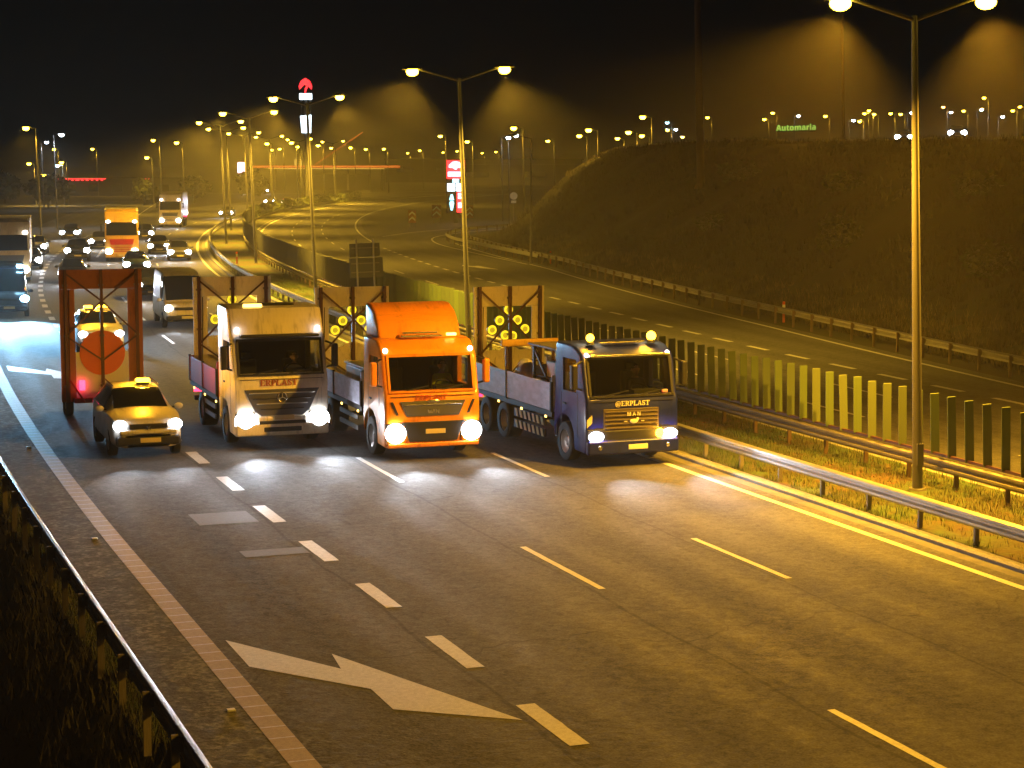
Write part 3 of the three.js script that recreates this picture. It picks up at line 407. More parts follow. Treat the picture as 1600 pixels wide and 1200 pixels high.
function makeTruck(o) {
  const t = thing('truck', o.label, 'truck'), W = 2.5, cH = o.cabH, wsT = o.wsTop, cL = o.cabL || 2.05, belt = o.belt || 1.78;
  const arch = []; for (let k = 0; k <= 8; k++) { const a = Math.PI * k / 8; arch.push([-1.4 - 0.62 * Math.cos(a), 0.55 + 0.62 * Math.sin(a)]); }
  const pts = [[-0.06, 0.34], [0.0, 0.5], [0.02, 1.0], [0.0, belt - 0.05], [-0.07, belt + 0.06], [-0.3, wsT], [-0.42, wsT + 0.14], [-0.75, cH - 0.04], [-1.0, cH], [-cL, cH], [-cL, 0.62], [-2.03, 0.58], ...arch.filter(([z]) => z > -2.021 && z < -0.78), [-0.76, 0.36]];
  const shell = cut(profile(pts, W, 0.07), bx(W - 0.24, wsT + 0.02 - 1.3, cL - 0.35, 0, (wsT + 0.02 + 1.3) / 2, -cL / 2 - 0.06), bx(W - 0.34, wsT - belt - 0.1, 1.0, 0, (wsT + belt) / 2, -0.1), bx(W + 1, wsT - belt - 0.12, 0.85, 0, (wsT + belt) / 2 + 0.02, -1.05));
  part('cab', toCreasedNormals(shell, 0.7), o.paint, t);
  const wl = Math.hypot(0.23, wsT - belt - 0.06), wa = Math.atan2(0.23, wsT - belt - 0.06);
  part('windscreen', new THREE.PlaneGeometry(W - 0.32, wl + 0.1).rotateX(-wa).translate(0, (wsT + belt) / 2, -0.2), M.glass, t);
  for (const q of [-1, 1]) {
    const d = sub('door', t); part('side_window', new THREE.PlaneGeometry(0.87, wsT - belt - 0.1).rotateY(q * Math.PI / 2).translate(q * (W / 2 - 0.03), (wsT + belt) / 2 + 0.02, -1.05), M.glass, d); part('door_handle', rbx(0.03, 0.05, 0.18, 0.012, q * (W / 2 + 0.012), belt - 0.25, -1.35), M.blackPlastic, d); for (const sz of [-0.55, -1.58]) part('door_seam', bx(0.006, 1.15, 0.018, q * (W / 2 + 0.001), belt - 0.45, sz), M.blackPlastic, d);
  }
  part('windscreen_surround', merge([bx(W - 0.22, 0.05, 0.03, 0, belt + 0.03, 0.0), ...[-1, 1].map((q) => bar([q * (W / 2 - 0.14), belt, -0.04], [q * (W / 2 - 0.14), wsT + 0.04, -0.285], 0.06, 0.03)), bx(W - 0.22, 0.07, 0.03, 0, wsT + 0.02, -0.29)]), o.surround || M.blackPlastic, t);
  part('wiper', merge([bar([-0.75, belt + 0.05, 0.0], [-0.1, belt + 0.16, -0.02], 0.025), bar([0.2, belt + 0.05, 0.0], [0.85, belt + 0.17, -0.02], 0.025)]), M.blackPlastic, t);
  const it = sub('interior', t); part('dashboard', merge([rbx(W - 0.3, 0.25, 0.45, 0.08, 0, belt - 0.2, -0.42), bx(0.7, 0.2, 0.3, 0.55, belt + 0.02, -0.5)]), M.interior, it); part('rear_wall', bx(W - 0.26, wsT - 1.35, 0.03, 0, (wsT + 1.3) / 2, -cL + 0.14), M.interior, it); part('ceiling_lining', bx(W - 0.26, 0.03, cL - 0.4, 0, wsT - 0.01, -cL / 2 - 0.08), M.interior, it); part('steering_wheel', new THREE.TorusGeometry(0.23, 0.02, 8, 22).rotateX(-1.0).translate(0.55, belt + 0.08, -0.75), M.blackPlastic, it);
  for (const q of [-1, 1]) part('seat', merge([rbx(0.55, 0.16, 0.5, 0.06, q * 0.62, 1.42, -1.2), rbx(0.52, 0.75, 0.15, 0.06, q * 0.62, 1.85, -1.5), rbx(0.3, 0.2, 0.12, 0.05, q * 0.62, 2.32, -1.5)]), M.seatCloth, it);
  for (const [py, pw] of [[belt - 0.09, W - 0.3], [0.98, W - 0.5]]) part('panel_gap', bx(pw, 0.012, 0.01, 0, py, 0.022), M.blackPlastic, t);
  o.front(t, W);
  for (const q of [-1, 1]) part('headlight_housing', rbx(0.52, 0.42, 0.05, 0.03, q * 0.98, 0.75, 0.015), M.blackPlastic, t);
  for (const q of [-1, 1]) { // mirrors, steps, mudguard
    const mr = sub('mirror', t); part('mirror_housing', rbx(0.16, 0.62, 0.2, 0.05, q * (W / 2 + 0.24), wsT - 0.42, -0.22), o.mirror || M.blackPlastic, mr); part('mirror_arm', merge([bar([q * W / 2, wsT - 0.05, -0.3], [q * (W / 2 + 0.22), wsT - 0.14, -0.22], 0.04), bar([q * W / 2, wsT - 0.75, -0.28], [q * (W / 2 + 0.22), wsT - 0.68, -0.22], 0.04)]), M.blackPlastic, mr); part('mirror_glass', bx(0.12, 0.52, 0.008, q * (W / 2 + 0.24), wsT - 0.42, -0.325), M.chrome, mr);
    part('step', bx(0.06, 0.12, 0.5, q * (W / 2 - 0.05), 0.62, -0.45), M.blackPlastic, t);
  }
  const ax = o.axles, r = 0.5; wheel(t, -1.08, -1.4, r, 0.3); wheel(t, 1.08, -1.4, r, 0.3);
  for (const a of ax) for (const q of [-1, 1]) wheel(t, q * 1.02, a, r, 0.42);
  const L = o.length; part('chassis_rail', merge([bx(0.16, 0.28, L - 1.2, -0.42, 0.86, -L / 2 - 0.5), bx(0.16, 0.28, L - 1.2, 0.42, 0.86, -L / 2 - 0.5)]), M.chassis, t);
  for (const a of ax) part('axle', cyl(0.07, 0.07, 2, 10).rotateZ(Math.PI / 2).translate(0, 0.5, a), M.chassis, t);
  const b0 = -cL - 0.25, bl = L - cL - 0.25; part('bed_floor', bx(W, 0.14, bl, 0, 1.08, b0 - bl / 2), M.chassis, t); part('headboard', bx(W, 0.95, 0.06, 0, 1.6, b0 - 0.03), o.bed, t);
  const hb = o.boardH || 0.62, n = o.panels || 2;
  for (const q of [-1, 1]) for (let k = 0; k < n; k++) part('side_board', rbx(0.045, hb, bl / n - 0.07, 0.015, q * (W / 2), 1.16 + hb / 2, b0 - bl * (k + 0.5) / n), o.bed, t);
  for (const q of [-1, 1]) for (let k = 0; k <= n; k++) part('stanchion', bx(0.07, hb + 0.06, 0.065, q * (W / 2 + 0.002), 1.16 + hb / 2, b0 - bl * k / n + (k === 0 ? -0.03 : k === n ? 0.03 : 0)), M.chassis, t);
  part('tailboard', bx(W - 0.1, hb, 0.045, 0, 1.16 + hb / 2, b0 - bl + 0.03), o.bed, t);
  if (o.chevron) for (const q of [-1, 1]) { const g = sub('side_guard', t); const gl = 2.2, gz = b0 - 0.55; for (const gy of [0.82, 0.52]) { part('guard_plank', bx(0.04, 0.22, gl, q * (W / 2 - 0.06), gy, gz - gl / 2), M.blackPlastic, g); for (let k = 0; k < 7; k++) { const s = new THREE.Shape([[0, -0.1], [0.14, -0.1], [0.04, 0.1], [-0.1, 0.1]].map(([a, b]) => new THREE.Vector2(a, b))); part('chevron_stripe', new THREE.ExtrudeGeometry(s, { depth: 0.01, bevelEnabled: false }).rotateY(q * Math.PI / 2).translate(q * (W / 2 - 0.03), gy, gz - 0.2 - k * 0.3), M.chevronYellow, g); } } }
  else for (const q of [-1, 1]) part('side_guard', merge([bx(0.04, 0.12, 1.9, q * (W / 2 - 0.06), 0.78, b0 - 1.5), bx(0.04, 0.12, 1.9, q * (W / 2 - 0.06), 0.5, b0 - 1.5)]), M.zincDull, t);
  part('fuel_tank', rbx(0.55, 0.5, 0.8, 0.12, 0.95, 0.78, b0 - 0.1), M.zincDull, t); part('intake_stack', rbx(0.3, 1.35, 0.24, 0.04, -W / 2 + 0.22, 1.75, -cL - 0.13), M.blackPlastic, t);
  for (let k = 0; k < 3; k++) for (const q of [-1, 1]) part('side_marker', rbx(0.03, 0.06, 0.1, 0.012, q * (W / 2 + 0.005), 0.98, -2.6 - k * 1.7), M.glowAmberSide, t);
  for (const q of [-1, 1]) part('tail_light', rbx(0.4, 0.16, 0.06, 0.02, q * 0.95, 0.86, -L), M.glowTail, t);
  part('rear_crossbeam', bx(2.3, 0.14, 0.1, 0, 0.62, -L + 0.1), M.chassis, t);
  warningBoard(t, o.by0, o.by1, o.bw, -L + 0.15, o.boardOpts);
  return t;
}
const plate = (t, x, y, z, mat = M.plateYellow) => part('number_plate', rbx(0.52, 0.12, 0.02, 0.008, x, y, z), mat, t);
function shapeMesh(pts, depth, bevel = 0.01) { const s = new THREE.Shape(pts.map(([a, b]) => new THREE.Vector2(a, b))); return new THREE.ExtrudeGeometry(s, { depth, bevelEnabled: bevel > 0, bevelSize: bevel, bevelThickness: bevel, bevelSegments: 2 }); }

// white truck
const whiteTruck = makeTruck({
  label: 'white cab truck with a dark wedge grille and red flatbed sides', cabH: 3.68, wsTop: 2.82, belt: 1.92, cabL: 2.2, length: 6.7, axles: [-5.0], paint: M.paintWhite, bed: M.bedRed, panels: 2, boardH: 0.7, by0: 1.1, by1: 4.15, bw: 2.3,
  boardOpts: { panel: M.boardCream, disc: 0.5, discMat: M.boardCream, lamps: 7 },
  front(t, W) {
    const z = 0.03; part('lettering', text('ERPLAST', 0.155, serifBold).translate(-0.08, 1.74, z), M.textRed, t);
    const g = sub('grille', t); part('grille_panel', shapeMesh([[-0.98, 1.56], [0.98, 1.56], [0.72, 1.0], [0.55, 0.88], [-0.55, 0.88], [-0.72, 1.0]], 0.02).translate(0, 0, 0.01), M.grillGrey, g);
    for (let k = 0; k < 4; k++) part('grille_slat', rbx(1.76 - k * 0.2, 0.03, 0.04, 0.012, 0, 1.47 - k * 0.14, 0.05), k % 2 ? M.blackPlastic : M.rimSteel, g);
    part('emblem', merge([new THREE.TorusGeometry(0.12, 0.014, 8, 28), ...[0, 1, 2].map((k) => bar([0, 0, 0], [Math.sin(k * 2.094) * 0.12, Math.cos(k * 2.094) * 0.12, 0], 0.022, 0.014))]).translate(0, 1.36, 0.085), M.chrome, g);
    part('bumper', merge([rbx(W - 0.02, 0.34, 0.16, 0.06, 0, 0.52, 0.03), rbx(1.3, 0.1, 0.1, 0.03, 0, 0.78, 0.03)]), M.paintWhite, t); part('air_intake', merge([rbx(1.25, 0.09, 0.04, 0.02, 0, 0.7, 0.095), rbx(1.0, 0.12, 0.04, 0.02, 0, 0.52, 0.11)]), M.blackPlastic, t); plate(t, 0.05, 0.83, 0.095);
    for (const q of [-1, 1]) headlight(t, q * 0.98, 0.74, 0.05, 0.58, 0.54, M.glowHead, COLDWHITE, HEAD_CD, 0.09);
    for (const q of [-1, 1]) { bulb(t, 'marker_light', q * 1.08, 3.12, -0.42, 0.055, M.glowMarker); }
    part('sun_visor', rbx(2.1, 0.08, 0.26, 0.03, 0, 2.95, -0.22), M.blackPlastic, t); part('roof_hatch', rbx(0.9, 0.05, 0.5, 0.02, 0.15, 3.7, -1.3), M.blackPlastic, t); part('marker_bar', rbx(0.5, 0.07, 0.1, 0.02, -0.55, 3.71, -0.95), M.glowAmberSide, t);
  }
});
place(whiteTruck, 13.6, -8.45);
// orange truck
const orangeTruck = makeTruck({
  label: 'orange cab truck with a tall roof deflector and grey flatbed', cabH: 3.02, wsTop: 2.62, belt: 1.72, cabL: 2.0, length: 8.0, axles: [-5.7], paint: M.paintOrange, surround: M.paintOrange, bed: M.bedAlu, panels: 2, boardH: 0.62, by0: 1.2, by1: 3.9, bw: 2.2, mirror: M.paintOrange,
  boardOpts: { panel: M.boardCream, disc: 0.52, discMat: M.boardCream, lamps: 5, lower: M.boardCream },
  front(t, W) {
    part('lettering', text('ERPLAST', 0.13, serifBold).translate(-0.05, 1.6, 0.03), M.textOrange, t);
    const g = sub('grille', t); part('grille_panel', shapeMesh([[-0.85, 1.5], [0.85, 1.5], [0.68, 1.14], [-0.68, 1.14]], 0.02).translate(0, 0, 0.015), M.grillGrey, g); part('grille_slat', rbx(1.5, 0.03, 0.03, 0.01, 0, 1.42, 0.055), M.chrome, g); part('emblem', merge([new THREE.SphereGeometry(0.12, 12, 6).scale(1.5, 0.35, 0.2)]).translate(0, 1.5, 0.06), M.chrome, g); part('lettering', text('MAN', 0.1, sansBold).translate(0, 1.24, 0.05), M.chrome, g);
    part('lower_grille', shapeMesh([[-0.8, 0.98], [0.8, 0.98], [0.62, 0.5], [-0.62, 0.5]], 0.02).translate(0, 0, 0.03), M.blackPlastic, t); part('bumper', merge([rbx(0.5, 0.5, 0.16, 0.06, -0.98, 0.66, 0.0), rbx(0.5, 0.5, 0.16, 0.06, 0.98, 0.66, 0.0), rbx(W - 0.1, 0.12, 0.16, 0.04, 0, 0.4, 0.03)]), M.paintOrange, t); plate(t, 0.05, 0.74, 0.075);
    for (const q of [-1, 1]) { part('air_slot', shapeMesh([[0, 1.5], [0.05, 1.5], [-0.09, 1.18], [-0.14, 1.18]].map(([a, b]) => [q * (1.05 + a), b]), 0.02).translate(0, 0, 0.01), M.blackPlastic, t); headlight(t, q * 1.0, 0.72, 0.08, 0.54, 0.5, M.glowHead, COLDWHITE, HEAD_CD, 0.09); bulb(t, 'marker_light', q * 1.12, 2.76, -0.4, 0.065, M.glowMarker); }
    part('roof_deflector', toCreasedNormals(profile([[-1.05, 3.0], [-1.25, 3.38], [-1.55, 3.68], [-2.0, 3.84], [-2.35, 3.84], [-2.35, 3.0]], 2.2, 0.09), 0.7), M.paintOrange, t); part('light_bar', merge([rbx(1.1, 0.06, 0.2, 0.02, -0.05, 3.07, -0.85), rbx(0.95, 0.05, 0.12, 0.02, -0.05, 3.15, -0.95)]), M.chrome, t); part('marker_bar', rbx(0.25, 0.07, 0.12, 0.02, 0.75, 3.1, -0.8), M.glowAmberSide, t);
  }
});
place(orangeTruck, 10.4, -5.3);
// blue truck
const blueTruck = makeTruck({
  label: 'dark blue flatbed truck with amber roof beacons and striped side guards', cabH: 2.98, wsTop: 2.66, belt: 1.72, cabL: 1.95, length: 8.6, axles: [-5.7, -7.05], paint: M.paintBlue, bed: M.bedAlu, panels: 2, boardH: 0.72, by0: 1.2, by1: 3.95, bw: 2.15, chevron: true,
  boardOpts: { panel: M.boardCream, disc: 0.45, discMat: M.boardCream, lamps: 7, window: 1.25 },
  front(t, W) {
    part('lettering', text('@ERPLAST', 0.12, serifBold).translate(-0.02, 1.56, 0.03), M.textPale, t);
    const g = sub('grille', t); part('grille_panel', rbx(1.5, 0.55, 0.03, 0.012, -0.05, 1.17, 0.02), M.grillBrown, g); for (let k = 0; k < 5; k++) part('grille_slat', rbx(1.42, 0.035, 0.035, 0.012, -0.05, 0.97 + k * 0.1, 0.045), M.grillBrown, g); part('lettering', text('M A N', 0.095, sansBold).translate(0, 1.31, 0.07), M.textPale, g); part('emblem', merge([new THREE.SphereGeometry(0.07, 10, 6).scale(1.6, 0.8, 0.25), new THREE.SphereGeometry(0.04, 8, 6).scale(1, 1, 0.3).translate(0.1, 0.05, 0), bx(0.08, 0.025, 0.015, -0.22, 0, 0), bx(0.08, 0.025, 0.015, 0.24, 0, 0)]).translate(0, 1.13, 0.075), M.textPale, g);
    part('bumper', merge([rbx(W - 0.02, 0.36, 0.2, 0.07, 0, 0.5, 0.02)]), M.paintBlue, t); part('headlight_panel', rbx(W - 0.06, 0.26, 0.05, 0.02, 0, 0.78, 0.02), M.blackPlastic, t); plate(t, 0.1, 0.5, 0.13, M.whiteBand);
    for (const q of [-1, 1]) { headlight(t, q * 1.0, 0.78, 0.06, 0.4, 0.25, M.glowHead, COLDWHITE, HEAD_CD * 0.85, 0.09); bulb(t, 'marker_light', q * 1.1, 2.76, -0.36, 0.05, M.glowMarker); part('fog_lamp', new THREE.SphereGeometry(0.06, 10, 6).scale(1, 1, 0.5).translate(q * 0.92, 0.5, 0.12), M.chrome, t); }
    bulb(t, 'turn_signal', 0.72, 0.8, 0.06, 0.12, M.glowAmber, AMBER, 10);
    for (const [x, r] of [[-0.85, 0.1], [0.82, 0.12]]) { const b = sub('beacon', t); part('beacon_foot', cyl(0.09, 0.11, 0.07, 14, x, 3.02, -0.7), M.blackPlastic, b); bulb(b, 'beacon_lamp', x, 3.15, -0.7, r, M.glowAmber, AMBER, 26); }
    part('light_bar', rbx(1.2, 0.04, 0.15, 0.015, 0, 3.02, -0.7), M.chrome, t); part('sun_visor', rbx(2.15, 0.06, 0.2, 0.02, 0, 2.74, -0.26), M.chrome, t);
    part('warning_chevron', shapeMesh([[-1.24, 1.2], [-1.1, 1.32], [-1.1, 1.12], [-1.24, 1.0]], 0.01, 0).translate(0, 0, 0.02), M.chevronYellow, t); part('dash_lamp', rbx(0.16, 0.08, 0.05, 0.02, 0.95, 1.82, -0.16), M.glowRedDim, t);
  }
});
place(blueTruck, 7.8, -0.95, R(1.5));
// drivers
function seat(p, truck, y, z) { const v = new THREE.Vector3(0.62, y, z).applyEuler(truck.rotation).add(truck.position); p.position.copy(v); p.rotation.y += truck.rotation.y; return p; }
seat(person('person', 'driver in a pale shirt behind the white truck windscreen, hands on wheel', [0.5, 0.47, 0.42], 0), whiteTruck, 1.52, -1.24);
seat(person('person', 'driver in a yellow vest behind the orange truck windscreen, hands on wheel', [0.5, 0.55, 0.03], 0), orangeTruck, 1.5, -1.22);
seat(person('person', 'driver in dark clothes behind the blue truck windscreen, hands on wheel', [0.06, 0.06, 0.08], 0), blueTruck, 1.5, -1.22);

// load on the blue truck
function onTruck(o, truck, x, y, z, turn = 0) { const v = new THREE.Vector3(x, y, z).applyEuler(truck.rotation).add(truck.position); o.position.copy(v); o.rotation.y = truck.rotation.y + turn; return o; }
{
  const rack = onTruck(thing('equipment_rack', 'steel equipment rack with a flat roof plate behind the blue cab', 'rack'), blueTruck, 0.1, 1.15, -3.6);
  for (const [x, z] of [[-0.95, 0.8], [0.95, 0.8], [-0.95, -0.8], [0.95, -0.8]]) part('post', bx(0.07, 1.5, 0.07, x, 0.75, z), M.frameSteel, rack);
  part('roof_plate', rbx(2.15, 0.06, 1.9, 0.02, 0, 1.53, 0), M.zincDull, rack); part('shelf', bx(1.9, 0.05, 1.6, 0, 0.7, 0), M.frameSteel, rack); for (let k = 0; k < 4; k++) part('crate', rbx(0.4, 0.42, 0.6, 0.03, -0.72 + k * 0.47, 0.95, 0.3), k % 2 ? M.grillBrown : M.boardCream, rack); part('brace', merge([bar([-0.95, 0.1, 0.82], [-0.95, 1.4, -0.78], 0.05), bar([-0.95, 0.1, 0.84], [0.95, 1.45, 0.84], 0.04)]), M.frameSteel, rack);
  const tarp = onTruck(thing('tarpaulin_bundle', 'lumpy grey tarpaulin bundle on the blue truck bed', 'tarpaulin'), blueTruck, -0.45, 1.15, -5.6);
  const tg = new THREE.SphereGeometry(0.6, 24, 16), tp = tg.attributes.position; for (let i = 0; i < tp.count; i++) { const x = tp.getX(i), y = tp.getY(i), z = tp.getZ(i), k = 1 + 0.22 * Math.sin(x * 9 + z * 4) * Math.cos(y * 7 - x * 3); tp.setXYZ(i, x * k * 1.1, Math.max(-0.35, y * k), z * k * 1.3); } tg.translate(0, 0.36, 0).computeVertexNormals(); part('cover', tg, M.bedAlu, tarp); part('strap', new THREE.TorusGeometry(0.66, 0.02, 6, 30).translate(0, 0.3, 0), M.frameSteel, tarp);
  const bn = onTruck(thing('barrier_beam', 'yellow barrier beam resting across the blue truck bed', 'barrier'), blueTruck, -0.1, 1.15, -6.6); part('beam', rbx(1.7, 0.2, 0.12, 0.03, 0, 1.35, 0), M.paintYellow, bn); for (const q of [-1, 1]) part('leg', bx(0.06, 1.3, 0.06, q * 0.7, 0.65, 0), M.frameSteel, bn);
  function cone(truck, x, y, z, label) { const c = onTruck(thing('traffic_cone', label, 'traffic cone'), truck, x, y, z); part('base', rbx(0.36, 0.04, 0.36, 0.012, 0, 0.02, 0), M.blackPlastic, c); part('body', new THREE.ConeGeometry(0.14, 0.7, 18, 1, true).translate(0, 0.39, 0), M.coneOrange, c); part('reflective_band', new THREE.CylinderGeometry(0.07, 0.1, 0.14, 18, 1, true).translate(0, 0.42, 0).scale(1.02, 1, 1.02), M.whiteBand, c); }
  cone(blueTruck, -0.95, 1.15, -7.4, 'orange cone at the tail of the blue truck bed'); 
  const brd = onTruck(thing('equipment_crate', 'yellow lidded crate on the orange truck bed', 'crate'), orangeTruck, 0.1, 1.15, -4.2); part('box', rbx(1.9, 0.8, 2.4, 0.04, 0, 0.4, 0), M.paintYellow, brd); part('lid', rbx(1.96, 0.06, 2.46, 0.02, 0, 0.84, 0), M.paintYellow, brd);
}

// ---------------------------------------------------------------- cars
function carShapes(k) { // stations: z from the nose, belt height, roof height, half width at belt, half width at roof
  const S = k.suv ? [[0, .6, .62, .58, .5], [-.07, .86, .9, .74, .6], [-.22, .98, 1.0, .85, .68], [-.6, 1.04, 1.08, .9, .7], [-1.1, 1.07, 1.14, .92, .68], [-1.25, 1.08, 1.18, .92, .68], [-1.85, 1.08, 1.52, .92, .62], [-2.1, 1.09, 1.6, .92, .61], [-2.75, 1.1, 1.64, .92, .61], [-3.45, 1.12, 1.6, .91, .6], [-3.85, 1.13, 1.52, .9, .58], [-4.15, 1.12, 1.2, .87, .62], [-4.25, .95, 1.0, .84, .66], [-4.3, .6, .62, .8, .7]]
    : k.van ? [[0, .6, .6, .7, .6], [-.08, .9, .9, .86, .74], [-.35, 1.08, 1.1, .93, .78], [-.75, 1.18, 1.24, .96, .8], [-1.35, 1.22, 2.0, .98, .8], [-1.65, 1.24, 2.28, .99, .82], [-2.3, 1.25, 2.4, 1.0, .84], [-3.4, 1.25, 2.44, 1.0, .85], [-4.7, 1.25, 2.42, 1.0, .85], [-5.3, 1.25, 2.38, .98, .84], [-5.4, .7, .8, .95, .85]]
      : [[0, .5, .5, .6, .52], [-.06, .66, .66, .74, .62], [-.3, .8, .82, .83, .66], [-.8, .88, .92, .87, .66], [-1.2, .92, .96, .88, .62], [-1.35, .93, 1.0, .88, .6], [-1.95, .94, 1.36, .88, .56], [-2.25, .95, 1.44, .88, .55], [-2.8, .96, 1.46, .88, .55], [-3.3, .97, 1.38, .87, .54], [-3.8, .98, 1.08, .86, .58], [-4.25, .96, 1.0, .83, .62], [-4.35, .6, .66, .8, .66]];
  const y0 = k.suv ? 0.3 : k.van ? 0.32 : 0.24, ring = ([z, b, r, w, wr]) => { const h = Math.min(b - 0.02, 0.62), pts = [[w * .86, y0], [w * .985, y0 + .1], [w, h], [w * .975, b - .03], [w * .95, b], [wr + (w * .95 - wr) * .1, r - .07 * Math.min(1, (r - b) / .3)], [wr * .86, r - .012], [wr * .45, r + .008], [0, r + .014]]; return [...pts, ...pts.slice(0, -1).reverse().map(([x, y]) => [-x, y])].map(([x, y]) => [x, y, z]); };
  const iw = k.suv ? 5 : k.van ? 3 : 5, ir = k.suv ? 7 : k.van ? 5 : 7, jr = k.suv ? 10 : k.van ? 8 : 9, jb = k.suv ? 11 : k.van ? 9 : 11, MS = 4, MR = 3;
  const cr = (p0, p1, p2, p3, t) => { const m1 = (p2 - p0) / 2 * 0.8, m2 = (p3 - p1) / 2 * 0.8, t2 = t * t, t3 = t2 * t; return (2 * t3 - 3 * t2 + 1) * p1 + (t3 - 2 * t2 + t) * m1 + (-2 * t3 + 3 * t2) * p2 + (t3 - t2) * m2; };
  const fine = (list, m) => { const out = []; for (let i = 0; i + 1 < list.length; i++) for (let q = 0; q < m; q++) { const A = list[Math.max(0, i - 1)], B = list[i], C = list[i + 1], D = list[Math.min(list.length - 1, i + 2)]; out.push(B.map((_, c) => cr(A[c], B[c], C[c], D[c], q / m))); } out.push(list[list.length - 1]); return out; };
  const rings = fine(S, MS).map(ring).map((r) => fine(r, MR)), n = rings[0].length, flat = [], ix = [];
  for (const r of rings) for (const p of r) flat.push(...p);
  for (let i = 0; i + 1 < rings.length; i++) for (let j = 0; j + 1 < n; j++) { const a = i * n + j, b = a + 1, c = a + n + 1, d = a + n; ix.push([a, b, c, d]); }
  const whole = new THREE.BufferGeometry(); whole.setAttribute('position', new THREE.Float32BufferAttribute(flat, 3)); whole.setIndex(ix.flatMap(([a, b, c, d]) => [a, b, c, a, c, d])); whole.computeVertexNormals();
  const WP = whole.attributes.position, WN = whole.attributes.normal, sets = { body: [], windscreen: [], rear: [], side: [] };
  ix.forEach((q, t) => { const i = Math.floor(Math.floor(t / (n - 1)) / MS), jj = t % (n - 1), m0 = Math.floor(jj / MR), m = Math.min(m0, 15 - m0); let key = 'body'; if (m >= 5 && i >= iw && i < ir) key = 'windscreen'; else if (m >= 5 && i >= jr && i < jb) key = k.van ? 'body' : 'rear'; else if (m === 4 && i >= ir - 1 && i < (k.van ? ir + 1 : jr)) key = 'side'; sets[key].push(q); });
  const geo = (q, lift = 0, extra = null) => { const p = [], nn = []; for (const [a, b, c, d] of q) for (const v of [a, b, c, a, c, d]) { p.push(WP.getX(v) + WN.getX(v) * lift, WP.getY(v) + WN.getY(v) * lift, WP.getZ(v) + WN.getZ(v) * lift); nn.push(WN.getX(v), WN.getY(v), WN.getZ(v)); } if (extra) { p.push(...extra.p); nn.push(...extra.n); } const g = new THREE.BufferGeometry(); g.setAttribute('position', new THREE.Float32BufferAttribute(p, 3)); g.setAttribute('normal', new THREE.Float32BufferAttribute(nn, 3)); return g; };
  const ex = { p: [], n: [] }; [rings[0], rings[rings.length - 1]].forEach((r, e) => { const c = [0, r[0][1] + 0.12, r[0][2]]; for (let j = 0; j < n; j++) { const A = r[j], B = r[(j + 1) % n]; for (const v of e ? [c, A, B] : [c, B, A]) { ex.p.push(...v); ex.n.push(0, 0, e ? -1 : 1); } } });
  for (let i = 0; i + 1 < rings.length; i++) for (const v of [rings[i][n - 1], rings[i][0], rings[i + 1][0], rings[i][n - 1], rings[i + 1][0], rings[i + 1][n - 1]]) { ex.p.push(...v); ex.n.push(0, -1, 0); }
  const left = sets.side.filter(([a]) => WP.getX(a) < 0), right = sets.side.filter(([a]) => WP.getX(a) >= 0);
  return { body: geo(sets.body, 0, ex), windscreen: geo(sets.windscreen, 0.004), rear: sets.rear.length ? geo(sets.rear, 0.004) : null, sides: [geo(left, 0.004), geo(right, 0.004)], S };
}
const carLib = { suv: carShapes({ suv: true }), van: carShapes({ van: true }), car: carShapes({}) };
